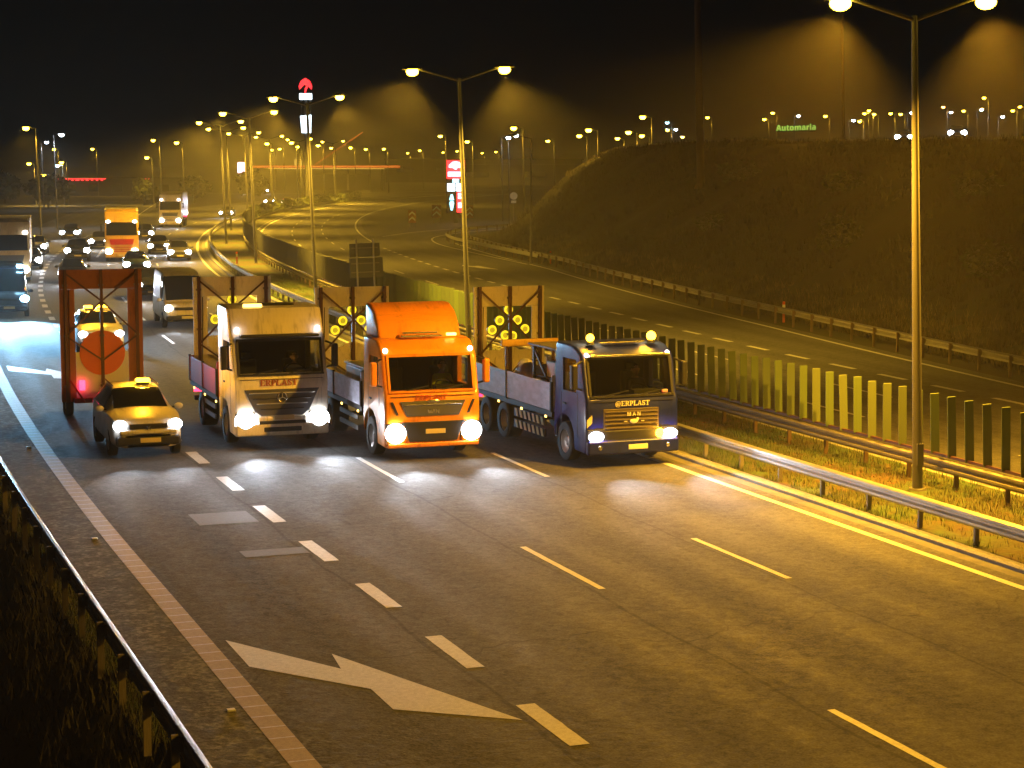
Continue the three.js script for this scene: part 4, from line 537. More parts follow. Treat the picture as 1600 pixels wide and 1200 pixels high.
function makeCar(label, category, kind, pm, o = {}) {
  const t = thing(kind === 'van' ? 'van' : o.name || 'car', label, category), L = carLib[kind], f = kind === 'van' ? 1 : 0, hw = kind === 'suv' ? 0.86 : kind === 'van' ? 0.94 : 0.82, hy = kind === 'suv' ? 0.86 : kind === 'van' ? 0.92 : 0.66;
  part('body', L.body, pm, t); part('windscreen', L.windscreen, M.darkGlass, t); if (L.rear) part('rear_window', L.rear, M.darkGlass, t); for (const g of L.sides) part('side_window', g, M.darkGlass, t);
  const r = kind === 'suv' ? 0.36 : kind === 'van' ? 0.36 : 0.31, za = kind === 'van' ? -1.0 : -0.85, zb = kind === 'van' ? -4.3 : -3.45;
  for (const q of [-1, 1]) for (const z of [za, zb]) { part('wheel_arch', new THREE.CylinderGeometry(r * 1.16, r * 1.16, 0.05, 22, 1, false, Math.PI / 2, Math.PI).rotateZ(Math.PI / 2).rotateX(0).translate(q * (hw - 0.0), r, z), M.blackPlastic, t); wheel(t, q * (hw - 0.06), z, r, 0.22); }
  part('grille', rbx(hw * 1.15, 0.13, 0.06, 0.03, 0, hy - 0.03, -0.02), M.blackPlastic, t); part('bumper', rbx(hw * 1.9, 0.26, 0.2, 0.08, 0, y0of(kind), -0.08), o.bumper || M.blackPlastic, t); if (kind === 'suv') part('bumper_fascia', rbx(hw * 1.7, 0.13, 0.14, 0.055, 0, 0.69, -0.03), pm, t); plate(t, 0.05, y0of(kind) + 0.02, 0.03);
  for (const q of [-1, 1]) { const m = sub('mirror', t); const mz = L.S[kind === 'van' ? 3 : 5][0] - 0.25, my = L.S[kind === 'van' ? 3 : 5][1] + 0.06; part('mirror_housing', new THREE.SphereGeometry(0.11, 12, 8).scale(1.1, 0.75, 0.7).translate(q * (hw + 0.16), my, mz), pm, m); part('mirror_stalk', bar([q * (hw - 0.02), my - 0.03, mz], [q * (hw + 0.1), my - 0.01, mz], 0.04), M.blackPlastic, m); }
  for (const q of [-1, 1]) { const lm = o.headMat || M.glowHead; if (o.lights !== false) headlight(t, q * (hw - 0.16), hy, -0.07, o.lw || 0.34, o.lh || 0.24, lm, o.color || COLDWHITE, o.cd ?? 60, o.down ?? 0.14); part('tail_light', rbx(0.16, 0.2, 0.05, 0.02, q * (hw - 0.1), hy + 0.08, -(kind === 'van' ? 5.38 : 4.27)), M.glowTail, t); }
  if (o.beacon) for (const [x, w] of o.beacon) { const b = sub('beacon', t); const top = L.S[8][2]; part('beacon_foot', rbx(w * 0.9, 0.05, 0.2, 0.02, x, top + 0.04, -2.3), M.blackPlastic, b); part('beacon_lamp', rbx(w, 0.11, 0.16, 0.05, x, top + 0.115, -2.3), M.glowAmber, b); const l = new THREE.PointLight(AMBER, o.beaconCd || 30); l.position.set(x, top + 0.115, -2.3); l.shadow.radius = 5; l.castShadow = true; b.add(l); }
  return t;
}
function y0of(k) { return k === 'suv' ? 0.46 : k === 'van' ? 0.48 : 0.38; }
const suv = makeCar('silver SUV with a glowing amber roof beacon beside the white truck', 'car', 'suv', M.paintSilver, { beacon: [[0.22, 0.38]], beaconCd: 34, lw: 0.34, lh: 0.27, cd: 36 });
part('emblem', merge([bar([-0.05, 0.86, 0.03], [0.05, 0.94, 0.02], 0.03), bar([-0.05, 0.94, 0.02], [0.05, 0.86, 0.03], 0.02)]).translate(0, -0.1, 0.02), M.chrome, suv);
part('roof_rail', merge([-1, 1].map((q) => tube([q * 0.6, 1.66, -2.0], [q * 0.6, 1.68, -3.5], 0.02, 0.02, 6))), M.chrome, suv);
place(suv, 12.9, -12.05);
const ledVan = place(makeCar('tall dark van with blue-white headlights at the left edge', 'van', 'van', M.paintDarkBlue, { headMat: M.glowHeadBlue, color: BLUEWHITE, cd: 900, lw: 0.42, lh: 0.34, bumper: M.paintDarkBlue, down: 0.05 }), 58.5, -13.2);
for (const q of [-0.62, 0.62]) { part('work_lamp', rbx(0.3, 0.16, 0.08, 0.03, q, 2.42, -1.4), M.glowHeadBlue, ledVan); part('work_lamp_bracket', bx(0.06, 0.16, 0.05, q, 2.3, -1.48), M.blackPlastic, ledVan); const l = new THREE.SpotLight(BLUEWHITE, 900, 0, 0.5, 0.9); l.position.set(q, 2.42, -1.34); l.target.position.set(q - 0.6, 0, 17); l.shadow.radius = 5; l.castShadow = true; ledVan.add(l, l.target); }
place(makeCar('yellow-roofed van half hidden behind the white truck warning board', 'van', 'van', M.paintCream, { cd: 36, lw: 0.36, lh: 0.3 }), 50.5, -5.6);
place(makeCar('dark hatchback left of the yellow-roofed van', 'car', 'suv', M.paintBlack, { cd: 30, headMat: M.glowHeadFar, lw: 0.46, lh: 0.38 }), 68.3, -5.6);
place(makeCar('teal car between the dark hatchback and the orange lorry', 'car', 'car', M.paintTeal, { cd: 30, headMat: M.glowHeadFar, lw: 0.46, lh: 0.38 }), 93, -5.2);
place(makeCar('dark saloon beside the kerb bend, nearer of the two there', 'car', 'car', M.paintGrey, { cd: 30, headMat: M.glowHeadFar, lw: 0.46, lh: 0.38 }), 109.8, -1.75);
place(makeCar('dark saloon beside the kerb bend, farther of the two there', 'car', 'car', M.paintBlack, { cd: 30, headMat: M.glowHeadFar, lw: 0.46, lh: 0.38 }), 121, -3.2);
place(makeCar('dark car with bright lights left of the orange lorry', 'car', 'suv', M.paintBlack, { cd: 30, headMat: M.glowHeadFar, lw: 0.46, lh: 0.38 }), 110, -9.3);
place(makeCar('black car whose roof shows above the orange sign trailer', 'car', 'car', M.paintBlack, { cd: 28, headMat: M.glowHeadFar, lw: 0.46, lh: 0.38 }), 84, -9.4);
for (const [cs, co, pm, label] of [[131, -8.3, M.paintGrey, 'car with bright headlights just behind the orange-fronted lorry'], [150, -5.2, M.paintBlack, 'dark car in the queue ahead of the rear box lorry'], [100, -12.4, M.paintBlack, 'dark car close behind the black car above the sign trailer'], [152, -12.4, M.paintDarkBlue, 'far car with bright headlights near the merging slip road'], [168, -8.8, M.paintGrey, 'far car left of the rear box lorry']]) place(makeCar(label, 'car', 'car', pm, { cd: 30, headMat: M.glowHeadFar, lw: 0.48, lh: 0.4 }), cs, co);
place(makeCar('car with glaring headlights behind the left-edge van', 'car', 'car', M.paintGrey, { cd: 30, headMat: M.glowHeadFar, lw: 0.46, lh: 0.38 }), 122, -13);
place(makeCar('escort car with amber light bar seen through the sign trailer opening', 'car', 'suv', M.paintSilver, { beacon: [[-0.3, 0.34], [0.24, 0.48]], beaconCd: 30, cd: 30 }), 39.1, -10.3);
place(makeCar('car with two round headlights on the median side at the bend', 'car', 'car', M.paintGrey, { cd: 28, headMat: M.glowHeadFar, lw: 0.46, lh: 0.38 }), 223, -1.9);
place(makeCar('left car of the pair far along the bend', 'car', 'car', M.paintBlack, { cd: 40, headMat: M.glowHeadFar, lw: 0.46, lh: 0.38 }), 296, -6.8);
place(makeCar('right car of the pair far along the bend', 'car', 'car', M.paintGrey, { cd: 40, headMat: M.glowHeadFar, lw: 0.46, lh: 0.38 }), 294, -3.6);
for (const [x, z, label] of [[-61.5, -448, 'car farthest left on the distant side road'], [-58, -452, 'car farthest right on the distant side road']]) { const c = makeCar(label, 'car', 'car', M.paintGrey, { cd: 40, headMat: M.glowHeadFar, lw: 0.5, lh: 0.42 }); c.position.set(x, 0.02, z); c.rotation.y = 0.13; }
for (const [x, z, label] of [[40.5, -200, 'left car with glaring headlights on the hilltop road'], [46, -200, 'right car with glaring headlights on the hilltop road']]) { const c = makeCar(label, 'car', 'car', M.paintGrey, { cd: 90, headMat: M.glowHeadFar, lw: 0.6, lh: 0.5 }); c.position.set(x, Math.max(groundHeight(x, z), groundHeight(x - 1, z - 2)) + 0.16, z); c.rotation.y = -0.2; }

// rear lorries
function makeLorry(label, pm, boxMat, o = {}) {
  const t = thing('lorry', label, 'lorry'), W = 2.5, cH = 3.75, wsT = 2.95, belt = 1.95;
  part('cab', toCreasedNormals(profile([[-0.06, 0.4], [0.02, 1.0], [0, belt], [-0.28, wsT], [-0.45, 3.1], [-0.9, cH - 0.03], [-1.2, cH], [-2.2, cH], [-2.2, 0.8], [-0.8, 0.8], [-0.76, 0.4]], W, 0.08), 0.7), pm, t);
  part('windscreen', shapeMesh([[-1.12, belt + 0.05], [1.12, belt + 0.05], [1.1, wsT], [-1.1, wsT]], 0.012, 0).rotateX(0).applyMatrix4(new THREE.Matrix4().makeShear(0, 0, 0, -0.28 / (wsT - belt), 0, 0)).translate(0, 0, 0.02 + 0.28 * belt / (wsT - belt)), M.darkGlass, t);
  part('grille', shapeMesh([[-0.9, 1.7], [0.9, 1.7], [0.8, 1.3], [-0.8, 1.3]], 0.02).translate(0, 0, 0.02), o.grille || M.grillGrey, t); for (let k = 0; k < 3; k++) part('grille_slat', rbx(1.7, 0.05, 0.05, 0.02, 0, 1.1 - k * 0.16, 0.03), o.slat || M.grillGrey, t);
  part('bumper', rbx(W, 0.4, 0.2, 0.07, 0, 0.52, 0), o.bump || pm, t); plate(t, 0, 0.5, 0.11);
  for (const q of [-1, 1]) { headlight(t, q * 0.95, 0.78, 0.06, 0.5, 0.42, M.glowHeadFar, COLDWHITE, 30, 0.06); part('roof_lamp', new THREE.SphereGeometry(0.14, 12, 8).scale(1.2, 0.9, 0.6).translate(q * 0.98, o.lampY || 3.1, -0.28), M.glowMarker, t); const m = sub('mirror', t); part('mirror_housing', rbx(0.16, 0.6, 0.2, 0.05, q * 1.48, 2.5, -0.25), M.blackPlastic, m); part('mirror_arm', bar([q * 1.2, 2.75, -0.3], [q * 1.46, 2.68, -0.25], 0.04), M.blackPlastic, m); }
  part('cargo_box', rbx(2.52, 2.75, 7.2, 0.04, 0, 2.55, -6.0), boxMat, t); part('chassis_rail', bx(1.0, 0.3, 8.6, 0, 0.95, -5), M.chassis, t); part('roof_deflector', toCreasedNormals(profile([[-1.2, 3.7], [-1.7, 3.9], [-2.25, 3.92], [-2.25, 3.7]], 2.2, 0.04), 0.7), pm, t);
  for (const z of [-1.4, -6.6, -7.9]) for (const q of [-1, 1]) wheel(t, q * 1.05, z, 0.5, 0.34);
  for (const q of [-1, 1]) part('tail_light', rbx(0.35, 0.15, 0.05, 0.02, q * 0.95, 1.0, -9.6), M.glowTail, t);
  return t;
}
place(makeLorry('orange-fronted lorry with dark windscreen in the queue behind', paint('paintOchre', lin(0.58, 0.36, 0.08)), M.boardCream, { grille: M.paintRed, slat: M.paintRed, lampY: 3.0 }), 109.5, -6.0);
place(makeLorry('yellow-lit box lorry, rearmost in the queue', M.paintCream, M.paintCream, { lampY: 3.15 }), 185, -4.9);
place(makeLorry('cream lorry whose roof shows above the left-edge van', M.paintCream, M.boardCream), 86, -13.2);

// ---------------------------------------------------------------- sign trailer behind the silver SUV
{
  const t = thing('sign_trailer', 'tall warning-board trailer behind the silver SUV, amber light put into its orange panels', 'trailer'); place(t, 21.5, -12.1);
  warningBoard(t, 0.45, 4.35, 2.4, 0, { panel: M.boardOrange, lower: M.whiteBand, disc: 0.66, discMat: M.discOrange, drop: 0.05, window: 1.85, legs: 0 });  // orange panel colour stands in for amber light falling on the board
  part('trailer_frame', merge([bx(1.7, 0.14, 2.2, 0, 0.5, -0.9), bx(0.12, 0.12, 2.2, 0, 0.48, 1.0)]), M.paintRed, t); for (const q of [-1, 1]) { wheel(t, q * 0.95, -0.5, 0.34, 0.22); part('mudguard', new THREE.CylinderGeometry(0.42, 0.42, 0.28, 18, 1, true, Math.PI / 2, Math.PI).rotateZ(Math.PI / 2).translate(q * 0.95, 0.36, -0.5), M.blackPlastic, t); }
  part('tail_light', rbx(0.18, 0.3, 0.08, 0.03, -0.62, 0.95, 0.14), M.glowTail, t); part('side_prop', merge([bar([-0.95, 1.1, 0.2], [-0.6, 0.5, 0.7], 0.05), bar([0.95, 1.1, 0.2], [0.6, 0.5, 0.7], 0.05)]), M.paintRed, t);
}

// ---------------------------------------------------------------- road signs and small verge things
{
  const t = thing('road_sign', 'two-post direction sign seen from behind on the median', 'road sign'); place(t, 49, 2.4); t.rotation.z = 0.03;
  for (const x of [-0.38, 0.4]) part('post', tube([x, -0.05, 0.06], [x, 4.0, 0.06], 0.045, 0.045, 8), M.zinc, t); part('upper_panel', rbx(1.4, 0.62, 0.04, 0.015, 0, 3.5, 0), M.signBack, t); part('lower_panel', rbx(1.55, 0.9, 0.04, 0.015, 0.05, 2.7, 0), M.signBack, t); part('bracket', merge([bx(1.2, 0.05, 0.03, 0, 3.6, 0.04), bx(1.3, 0.05, 0.03, 0, 2.9, 0.04), bx(1.3, 0.05, 0.03, 0, 2.5, 0.04)]), M.zincDull, t);
}
for (const [x, z, w, h, label] of [[-11.4, -220, 0.9, 1.9, 'white and orange chevron board on the gore island'], [-9.2, -235, 1.2, 2.2, 'orange notice board on the grass beyond the gore island'], [-6.6, -238, 1.1, 2.1, 'orange notice board left of the filling station totem foot'], [-5.2, -237, 0.9, 2.1, 'orange notice board right of the filling station totem foot']]) {
  const t = thing('notice_board', label, 'sign'); t.position.set(x, -0.05, z); part('panel', rbx(w, h * 0.75, 0.05, 0.02, 0, h * 0.62 + 0.1, 0), M.boardOrange, t); for (const q of [-1, 1]) part('post', bx(0.07, h, 0.06, q * w * 0.3, h / 2, -0.06), M.zincDull, t);
  for (let k = 0; k < 2; k++) part('chevron', shapeMesh([[-w * 0.4, 0], [0, w * 0.35], [w * 0.4, 0], [w * 0.4, 0.22], [0, w * 0.35 + 0.22], [-w * 0.4, 0.22]], 0.01, 0).translate(0, h * 0.4 + k * 0.6, 0.03), M.whiteBand, t);
}
{ const t = thing('road_sign', 'round pale sign on a post at the hill foot', 'road sign'); t.position.set(0.2, 0, -230); part('post', tube([0, 0, 0], [0, 3.8, 0], 0.04, 0.04, 6), M.zincDull, t); part('disc', new THREE.CylinderGeometry(0.45, 0.45, 0.03, 24).rotateX(Math.PI / 2).translate(0, 3.4, 0.06), M.whiteBand, t); part('plate', bx(0.6, 0.3, 0.03, 0, 2.7, 0.06), M.whiteBand, t); }
for (const [s, o, label] of [[100.5, 24.9, 'red and white marker post by the far rail near the unlit pole'], [46.5, 21.9, 'red and white marker post by the far rail above the blue truck'], [104, 2.2, 'orange marker post on the grass inside the kerb bend']]) { const t = thing('marker_post', label, 'marker post'), [x, z] = at(s, o); t.position.set(x, groundHeight(x, z), z); part('post', rbx(0.12, 1.0, 0.1, 0.03, 0, 0.5, 0), M.coneOrange, t); part('reflective_band', bx(0.125, 0.2, 0.105, 0, 0.75, 0), M.whiteBand, t); }

// ---------------------------------------------------------------- filling stations, pylons, neon and far buildings
{
  const t = thing('fuel_totem', 'lit red and cyan price totem behind the second street lamp', 'sign'); t.position.set(-6.85, 0, -235); t.rotation.y = 0.05;
  part('post', bx(0.5, 2.2, 0.25, 0, 1.0, -0.2), M.wallDark, t); part('back_panel', bx(2.3, 6.5, 0.2, 0, 4.45, -0.12), M.wallDark, t);
  part('sign_face', bx(2.2, 2.25, 0.06, 0, 6.5, 0.02), M.glowRed, t); part('sign_emblem', shapeMesh([[-0.85, 6.75], [-0.8, 7.05], [-0.4, 7.4], [0, 7.5], [0.5, 7.35], [0.85, 6.95], [0.85, 6.7], [0.2, 6.75], [0.1, 6.5], [-0.1, 6.5], [-0.3, 6.7]], 0.03, 0).translate(0, 0, 0.06), M.glowPink, t); part('sign_bar', rbx(1.9, 0.55, 0.05, 0.02, 0, 5.95, 0.07), M.glowPink, t);
  part('sign_neck', bx(0.8, 0.5, 0.05, 0, 5.12, 0.03), M.glowCyan, t); for (const q of [-1, 1]) part('sign_box', rbx(0.95, 0.95, 0.06, 0.03, q * 0.55, 4.35, 0.04), M.glowWhiteSign, t);
  part('sign_strip', bx(1.0, 2.5, 0.04, 0.62, 2.55, 0.01), M.glowRed, t); for (const y of [3.5, 3.1, 2.35, 2.0]) part('price_digit', rbx(0.55, 0.26, 0.04, 0.01, 0.55, y, 0.06), M.glowPink, t); for (const [y, h] of [[3.15, 0.7], [2.0, 0.9], [2.6, 0.25]]) part('price_symbol', new THREE.CylinderGeometry(0.12, 0.3, h, 12).rotateX(y === 2.0 ? Math.PI : 0).scale(1, 1, 0.2).translate(-0.5, y, 0.03), M.glowCyan, t);
}
{
  const t = thing('sign_pylon', 'tall pylon with a red lit emblem above white light boxes', 'sign'); t.position.set(-37.2, 0, -350); part('pole', tube([0, 0, 0], [0, 19, 0], 0.35, 0.25, 10), M.poleSteel, t);
  part('sign_emblem', shapeMesh([[-1.1, 20.3], [-1.2, 21], [-0.8, 21.9], [0, 22.4], [0.8, 21.9], [1.2, 21], [1.1, 20.3], [0.5, 20.9], [0.15, 20.2], [0.05, 19.6], [-0.2, 19.6], [-0.1, 20.6], [0.2, 21], [-0.2, 21.2], [-0.6, 20.8]], 0.15, 0).translate(0, 0, 0.3), M.glowRed, t);
  part('sign_box', rbx(2.3, 1.15, 0.5, 0.15, 0, 19.1, 0.2), M.glowWhiteSign, t); part('sign_box', shapeMesh([[-1.0, 15.6], [0.95, 15.8], [0.85, 12.6], [-0.75, 12.6]], 0.4, 0.03), M.glowWhiteSign, t); part('frame', merge([bx(0.12, 4, 0.12, -0.8, 17, 0), bx(0.12, 4, 0.12, 0.8, 17, 0)]), M.poleSteel, t);
}
{ const t = thing('sign_pylon', 'small pink-white lit sign left of the curving median lamps', 'sign'); t.position.set(-56, 0, -400); part('pole', tube([0, 0, 0], [0, 5.4, 0], 0.12, 0.12, 6), M.poleSteel, t); part('sign_face', rbx(1.7, 2.2, 0.3, 0.5, 0, 6.2, 0), M.glowPink, t); part('sign_plate', rbx(0.7, 0.5, 0.2, 0.05, 0, 4.7, 0), M.glowWhiteSign, t); }
{
  const t = thing('fuel_canopy', 'flat filling station canopy with an orange lit edge', 'canopy'); t.position.set(-48, 0, -500);
  part('roof_slab', bx(38, 0.9, 14, 0, 5.9, -7), M.wallPale, t); part('lit_trim_light', bx(38.1, 0.45, 0.1, 0, 6.15, 0.1), M.glowOrangeTrim, t); part('lit_trim_light', bx(30, 0.22, 0.08, 0, 5.62, 0.12), M.glowWarmTrim, t); for (const x of [-14, -5, 5, 14]) part('column', bx(0.5, 5.5, 0.5, x, 2.7, -6), M.wallPale, t); part('kiosk', bx(16, 4, 6, 2, 2, -16), M.wallDark, t);
  part('light_streak_bar', bar([-3, 6.6, 0.2], [9.5, 15, 0.2], 0.22, 0.2), M.glowOrangeTrim, t); for (const [x, h] of [[-8, 1.6], [-6.6, 1.3], [-4.2, 1.8]]) part('lit_letter_sign', bx(0.5, h, 0.15, x, 6.4 + h / 2, 0.1), M.glowWarmTrim, t);  // slanted glowing bar is added as a streak of light, not a real boom
}
{
  const t = thing('shop_building', 'low dark shop with a red neon strip along its eaves', 'building'); t.position.set(-92, 0, -420); t.rotation.y = 0.1; part('wall', bx(30, 3.6, 12, 8, 1.8, -6), M.wallDark, t); part('roof', bx(31, 0.3, 13, 8, 3.75, -6), M.wallDark, t);
  part('neon_strip_light', bx(10.5, 0.16, 0.1, -1.6, 3.72, 0.55), M.glowRed, t); for (let k = 0; k < 9; k++) part('neon_letter_sign', bx(rr(0.35, 0.8), 0.34, 0.08, -5.6 + k * 1.05, 3.46, 0.5), M.glowRed, t); part('neon_strip_light', bx(1.0, 0.3, 0.1, 12.5, 3.7, 0.55), M.glowRedDim, t);
  for (let k = 0; k < 5; k++) { const w = part('window', bx(2.2, 1.5, 0.06, -4 + k * 5, 1.7, 0.04), M.darkGlass, t); w.name = 'window'; }
}
{
  const t = thing('shop_building', 'dark hilltop hall carrying a green neon name', 'building'), gx = 58, gz = -396, gh = groundHeight(gx, gz); t.position.set(gx, gh - 0.3, gz); part('wall', bx(26, 3.4, 10, 0, 1.7, -5), M.wallDark, t); part('roof', bx(27, 0.3, 11, 0, 3.5, -5), M.wallDark, t);
  const tx = text('Automaria', 1.15, sansBold, 0.1); tx.rotateZ(0.03).translate(0, 14.4 - gh + 0.3, 0.3); part('neon_name_sign', tx, M.glowGreen, t); part('sign_rail', bx(8, 0.12, 0.1, 0, 13.6 - gh + 0.3, 0.2), M.wallDark, t); part('sign_leg', merge([bx(0.12, 1.6, 0.1, -3, 3.6 + 0.3, 0.15), bx(0.12, 1.6, 0.1, 3, 3.6 + 0.3, 0.15)]), M.wallDark, t);
}
for (const [x, z, w, h, d, label] of [[-190, -520, 60, 6, 20, 'long dark shed beyond the far left lamps'], [25, -620, 90, 6, 24, 'long dark shed behind the totem sign'], [-10, -700, 70, 8, 24, 'distant dark hall beyond the filling station']]) { const t = thing('warehouse', label, 'building'); t.position.set(x, 0, z); part('wall', bx(w, h, d, 0, h / 2, 0), M.wallDark, t); part('roof', bx(w + 1, 0.4, d + 1, 0, h + 0.2, 0), M.wallDark, t); for (let k = 0; k < 5; k++) part('window', bx(w / 12, 1.6, 0.1, -w * 0.4 + k * w * 0.2, h * 0.55, d / 2 + 0.06), M.darkGlass, t); }

// ---------------------------------------------------------------- vegetation
function bladeTuft(n, h, spread, w) { const p = [], nn = []; for (let i = 0; i < n; i++) { const a = rnd() * 6.283, r = spread * Math.sqrt(rnd()), x = Math.cos(a) * r, z = Math.sin(a) * r, b = rnd() * 6.283, hh = h * rr(0.5, 1), lx = Math.cos(b) * hh * 0.45, lz = Math.sin(b) * hh * 0.45, px = -Math.sin(b) * w, pz = Math.cos(b) * w; p.push(x - px, 0, z - pz, x + px, 0, z + pz, x + lx, hh, z + lz); for (let k = 0; k < 3; k++) nn.push(lx * 0.3, 0.9, lz * 0.3); } const g = new THREE.BufferGeometry(); g.setAttribute('position', new THREE.Float32BufferAttribute(p, 3)); g.setAttribute('normal', new THREE.Float32BufferAttribute(nn, 3)); return g; }
function scatter(name, label, geo, mat, spots, colorOf) { const m = new THREE.InstancedMesh(geo, mat, spots.length), o = new THREE.Object3D(), c = new THREE.Color(); spots.forEach(([x, y, z, s], i) => { o.position.set(x, y, z); o.rotation.set(0, rnd() * 6.283, 0); o.scale.setScalar(s); o.updateMatrix(); m.setMatrixAt(i, o.matrix); m.setColorAt(i, colorOf(x, z, c)); }); m.name = name; m.userData = { kind: 'stuff', label, category: 'grass' }; scene.add(m); }
const grassMat = std('grassBlade', lin(1, 1, 1), 0.85, 0, { side: THREE.DoubleSide });
const patch = (x, z) => vnoise(x * 0.9 + 500, z * 0.9 + 900, 251, 241) * 0.6 + vnoise(x * 0.25 + 500, z * 0.25 + 900, 251, 241) * 0.4;
{
  const spots = []; for (let k = 0; k < 26000; k++) { const s = -20 + 110 * Math.pow(rnd(), 1.5), o = rr(1.0, 5.2), [x, z] = at(s, o); if (patch(x, z) > 0.4 || rnd() < 0.25) spots.push([x, 0.065, z, rr(0.6, 1.5)]); }
  scatter('grass', 'short patchy grass on the median between the guardrails', bladeTuft(9, 0.13, 0.09, 0.006), grassMat, spots, (x, z, c) => { const p = patch(x + 40, z), g = clamp(p * 1.6 - 0.3, 0, 1); return c.setRGB(0.06 - 0.02 * g + rr(-0.015, 0.015), 0.045 + 0.035 * g + rr(-0.012, 0.012), 0.016); });
  const leaves = []; for (let k = 0; k < 2600; k++) { const s = -20 + 60 * rnd(), o = rr(2.6, 5.0), [x, z] = at(s, o); if (patch(x + 13, z + 5) < 0.5) leaves.push([x, 0.075, z, rr(0.6, 1.4)]); }
  const lg = bladeTuft(3, 0.04, 0.06, 0.022); scatter('leaves', 'fallen brown leaves strewn on the median grass', lg, grassMat, leaves, (x, z, c) => c.setRGB(0.1 + rr(-0.03, 0.03), 0.045 + rr(-0.015, 0.02), 0.015));
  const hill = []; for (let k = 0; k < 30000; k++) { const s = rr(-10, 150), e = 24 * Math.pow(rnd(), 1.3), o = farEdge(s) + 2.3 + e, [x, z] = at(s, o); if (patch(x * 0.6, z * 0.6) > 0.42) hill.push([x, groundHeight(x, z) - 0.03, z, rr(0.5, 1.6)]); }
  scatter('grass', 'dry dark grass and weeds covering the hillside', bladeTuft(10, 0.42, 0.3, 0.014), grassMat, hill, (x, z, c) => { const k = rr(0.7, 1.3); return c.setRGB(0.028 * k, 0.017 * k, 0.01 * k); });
  const left = []; for (let k = 0; k < 9000; k++) { const s = rr(-24, 60), o = -15.9 - 9 * Math.pow(rnd(), 1.2), [x, z] = at(s, o); if (patch(x * 0.8, z * 0.8) > 0.45) left.push([x, groundHeight(x, z) - 0.03, z, rr(0.4, 1.3)]); }
  scatter('grass', 'dark weeds on the bank below the left guardrail', bladeTuft(10, 0.4, 0.3, 0.014), grassMat, left, (x, z, c) => { const k = rr(0.6, 1.2); return c.setRGB(0.024 * k, 0.022 * k, 0.01 * k); });
  const vg = []; for (let k = 0; k < 5000; k++) { const s = rr(-16, 40), o = rr(-16.1, -15.65), [x, z] = at(s, o); if (patch(x, z * 1.3) > 0.45) vg.push([x, -0.02, z, rr(0.5, 1.2)]); } scatter('grass', 'thin grass growing under the left guardrail', bladeTuft(8, 0.15, 0.09, 0.006), grassMat, vg, (x, z, c) => c.setRGB(0.06 + rr(-0.02, 0.02), 0.07, 0.02));
}
const crownGeo = (n, rx, ry) => { const p = [], nn = []; for (let i = 0; i < n; i++) { const a = rnd() * 6.283, b = Math.acos(rr(-0.8, 1)), k = 0.55 + 0.45 * Math.sqrt(rnd()), lump = 1 + 0.25 * Math.sin(a * 3 + b * 4), d = new THREE.Vector3(Math.sin(b) * Math.cos(a), Math.cos(b), Math.sin(b) * Math.sin(a)), c = new THREE.Vector3(d.x * rx * k * lump, d.y * ry * k * lump, d.z * rx * k * lump), u = new THREE.Vector3(rr(-1, 1), rr(-1, 1), rr(-1, 1)).normalize(), v = new THREE.Vector3(rr(-1, 1), rr(-1, 1), rr(-1, 1)).cross(u).normalize(), s = rr(0.25, 0.5); for (const [e, f] of [[-1, -0.5], [1, -0.5], [0, 1]]) { p.push(c.x + (u.x * e + v.x * f) * s, c.y + (u.y * e + v.y * f) * s, c.z + (u.z * e + v.z * f) * s); nn.push(d.x, d.y, d.z); } } const g = new THREE.BufferGeometry(); g.setAttribute('position', new THREE.Float32BufferAttribute(p, 3)); g.setAttribute('normal', new THREE.Float32BufferAttribute(nn, 3)); return g; };
{ const weeds = []; for (let k = 0; k < 5000; k++) { const s = rr(-5, 120), o = farEdge(s) + 2.2 + 3.5 * Math.pow(rnd(), 2), [x, z] = at(s, o); if (patch(x * 1.4 + 9, z * 1.4) > 0.55) weeds.push([x, groundHeight(x, z) - 0.02, z, rr(0.5, 1.3)]); } scatter('weeds', 'pale dry weeds along the foot of the hillside', bladeTuft(12, 0.6, 0.28, 0.02), grassMat, weeds, (x, z, c) => { const k = rr(0.6, 1.3); return c.setRGB(0.11 * k, 0.075 * k, 0.035 * k); }); }
const crowns = [crownGeo(900, 2.6, 2.4), crownGeo(900, 3.2, 2.0)];
const treeSpots = [[-88, -300], [-82, -306], [-75, -312], [-64, -335], [-58, -352], [-105, -330], [-98, -318], [-92, -350], [-50, -370], [20, -330], [30, -345], [12, -350]];
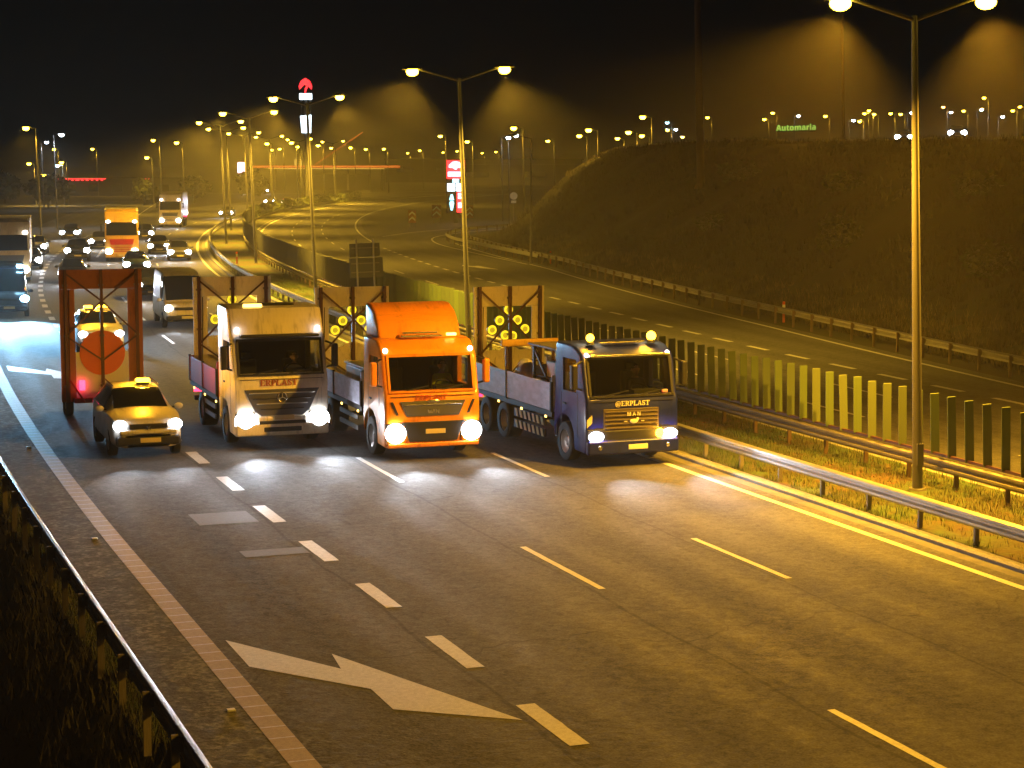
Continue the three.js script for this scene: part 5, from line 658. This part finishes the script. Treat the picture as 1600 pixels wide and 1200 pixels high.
treeSpots.sort((a, b) => a[0] / -a[1] - b[0] / -b[1]).forEach(([x, z], i) => { const t = thing('tree', i < 9 ? nth[i] + ' low dark tree from the left beyond the queue' : nth[i - 9] + ' low dark tree from the left beyond the slip road', 'tree', i < 9 ? 'dark trees beyond the queue' : 'dark trees beyond the slip road'); t.position.set(x, 0, z); const s = rr(0.7, 1.15); t.scale.setScalar(s); t.rotation.y = rnd() * 6; part('trunk', merge([tube([0, -0.1, 0], [0.1, 2.4, 0], 0.2, 0.12, 7), tube([0.1, 1.8, 0], [1.0, 3.2, 0.4], 0.09, 0.04, 5), tube([0.05, 1.6, 0], [-0.9, 3.0, -0.3], 0.09, 0.04, 5)]), M.bark, t); part('crown', crowns[i % 2], M.leafDark, t).position.y = 3.1; });
[[6, 27], [11, 31], [14, 25.5], [22, 33], [24, 27], [33, 36], [38, 28], [52, 35], [58, 30], [71, 36], [84, 32], [96, 38]].forEach(([s, o], i) => { const [x, z] = at(s, o), t = thing('shrub', nth[i] + ' bush from the right on the dark hillside', 'shrub', 'bushes on the hillside'); t.position.set(x, groundHeight(x, z) - 0.05, z); t.rotation.y = rnd() * 6; const k = rr(0.28, 0.5); t.scale.set(k, k * rr(0.7, 1), k); part('stem', merge([tube([0, 0, 0], [0.4, 1.6, 0.1], 0.1, 0.05, 5), tube([0, 0, 0], [-0.5, 1.5, 0.3], 0.1, 0.05, 5)]), M.bark, t); part('foliage', crowns[i % 2], M.leafDark, t).position.y = 1.9; });
{ // clipped hedge between the carriageways beyond the bend
  for (const [a, b, label] of [[212, 262, 'left hedge along the median beyond the bend'], [268, 330, 'right hedge along the median beyond the bend']]) { const h = thing('hedge', label, 'hedge'), spots = []; const g = []; for (let k = 0; k < 1800; k++) { const s = rr(a, b), o = 2.6 + rr(-0.7, 0.7), [x, z] = at(s, o), y = rr(0, 1.5), q = new THREE.BufferGeometry(), r = 0.28, v = []; for (let e = 0; e < 3; e++) v.push(x + rr(-r, r), y + rr(-r, r) + 0.2, z + rr(-r, r)); q.setAttribute('position', new THREE.Float32BufferAttribute(v, 3)); g.push(q); } const m = mergeGeometries(g); m.computeVertexNormals(); part('foliage', m, M.leafDark, h); part('stem', merge(stations(a, b, 5).map((s) => { const [x, z] = at(s, 2.6); return tube([x, 0, z], [x, 1.1, z], 0.05, 0.03, 5); })), M.bark, h); }
}

scene.traverse((o) => { if (o.isMesh) { o.castShadow = true; o.receiveShadow = true; } });
renderer.render(scene, camera);
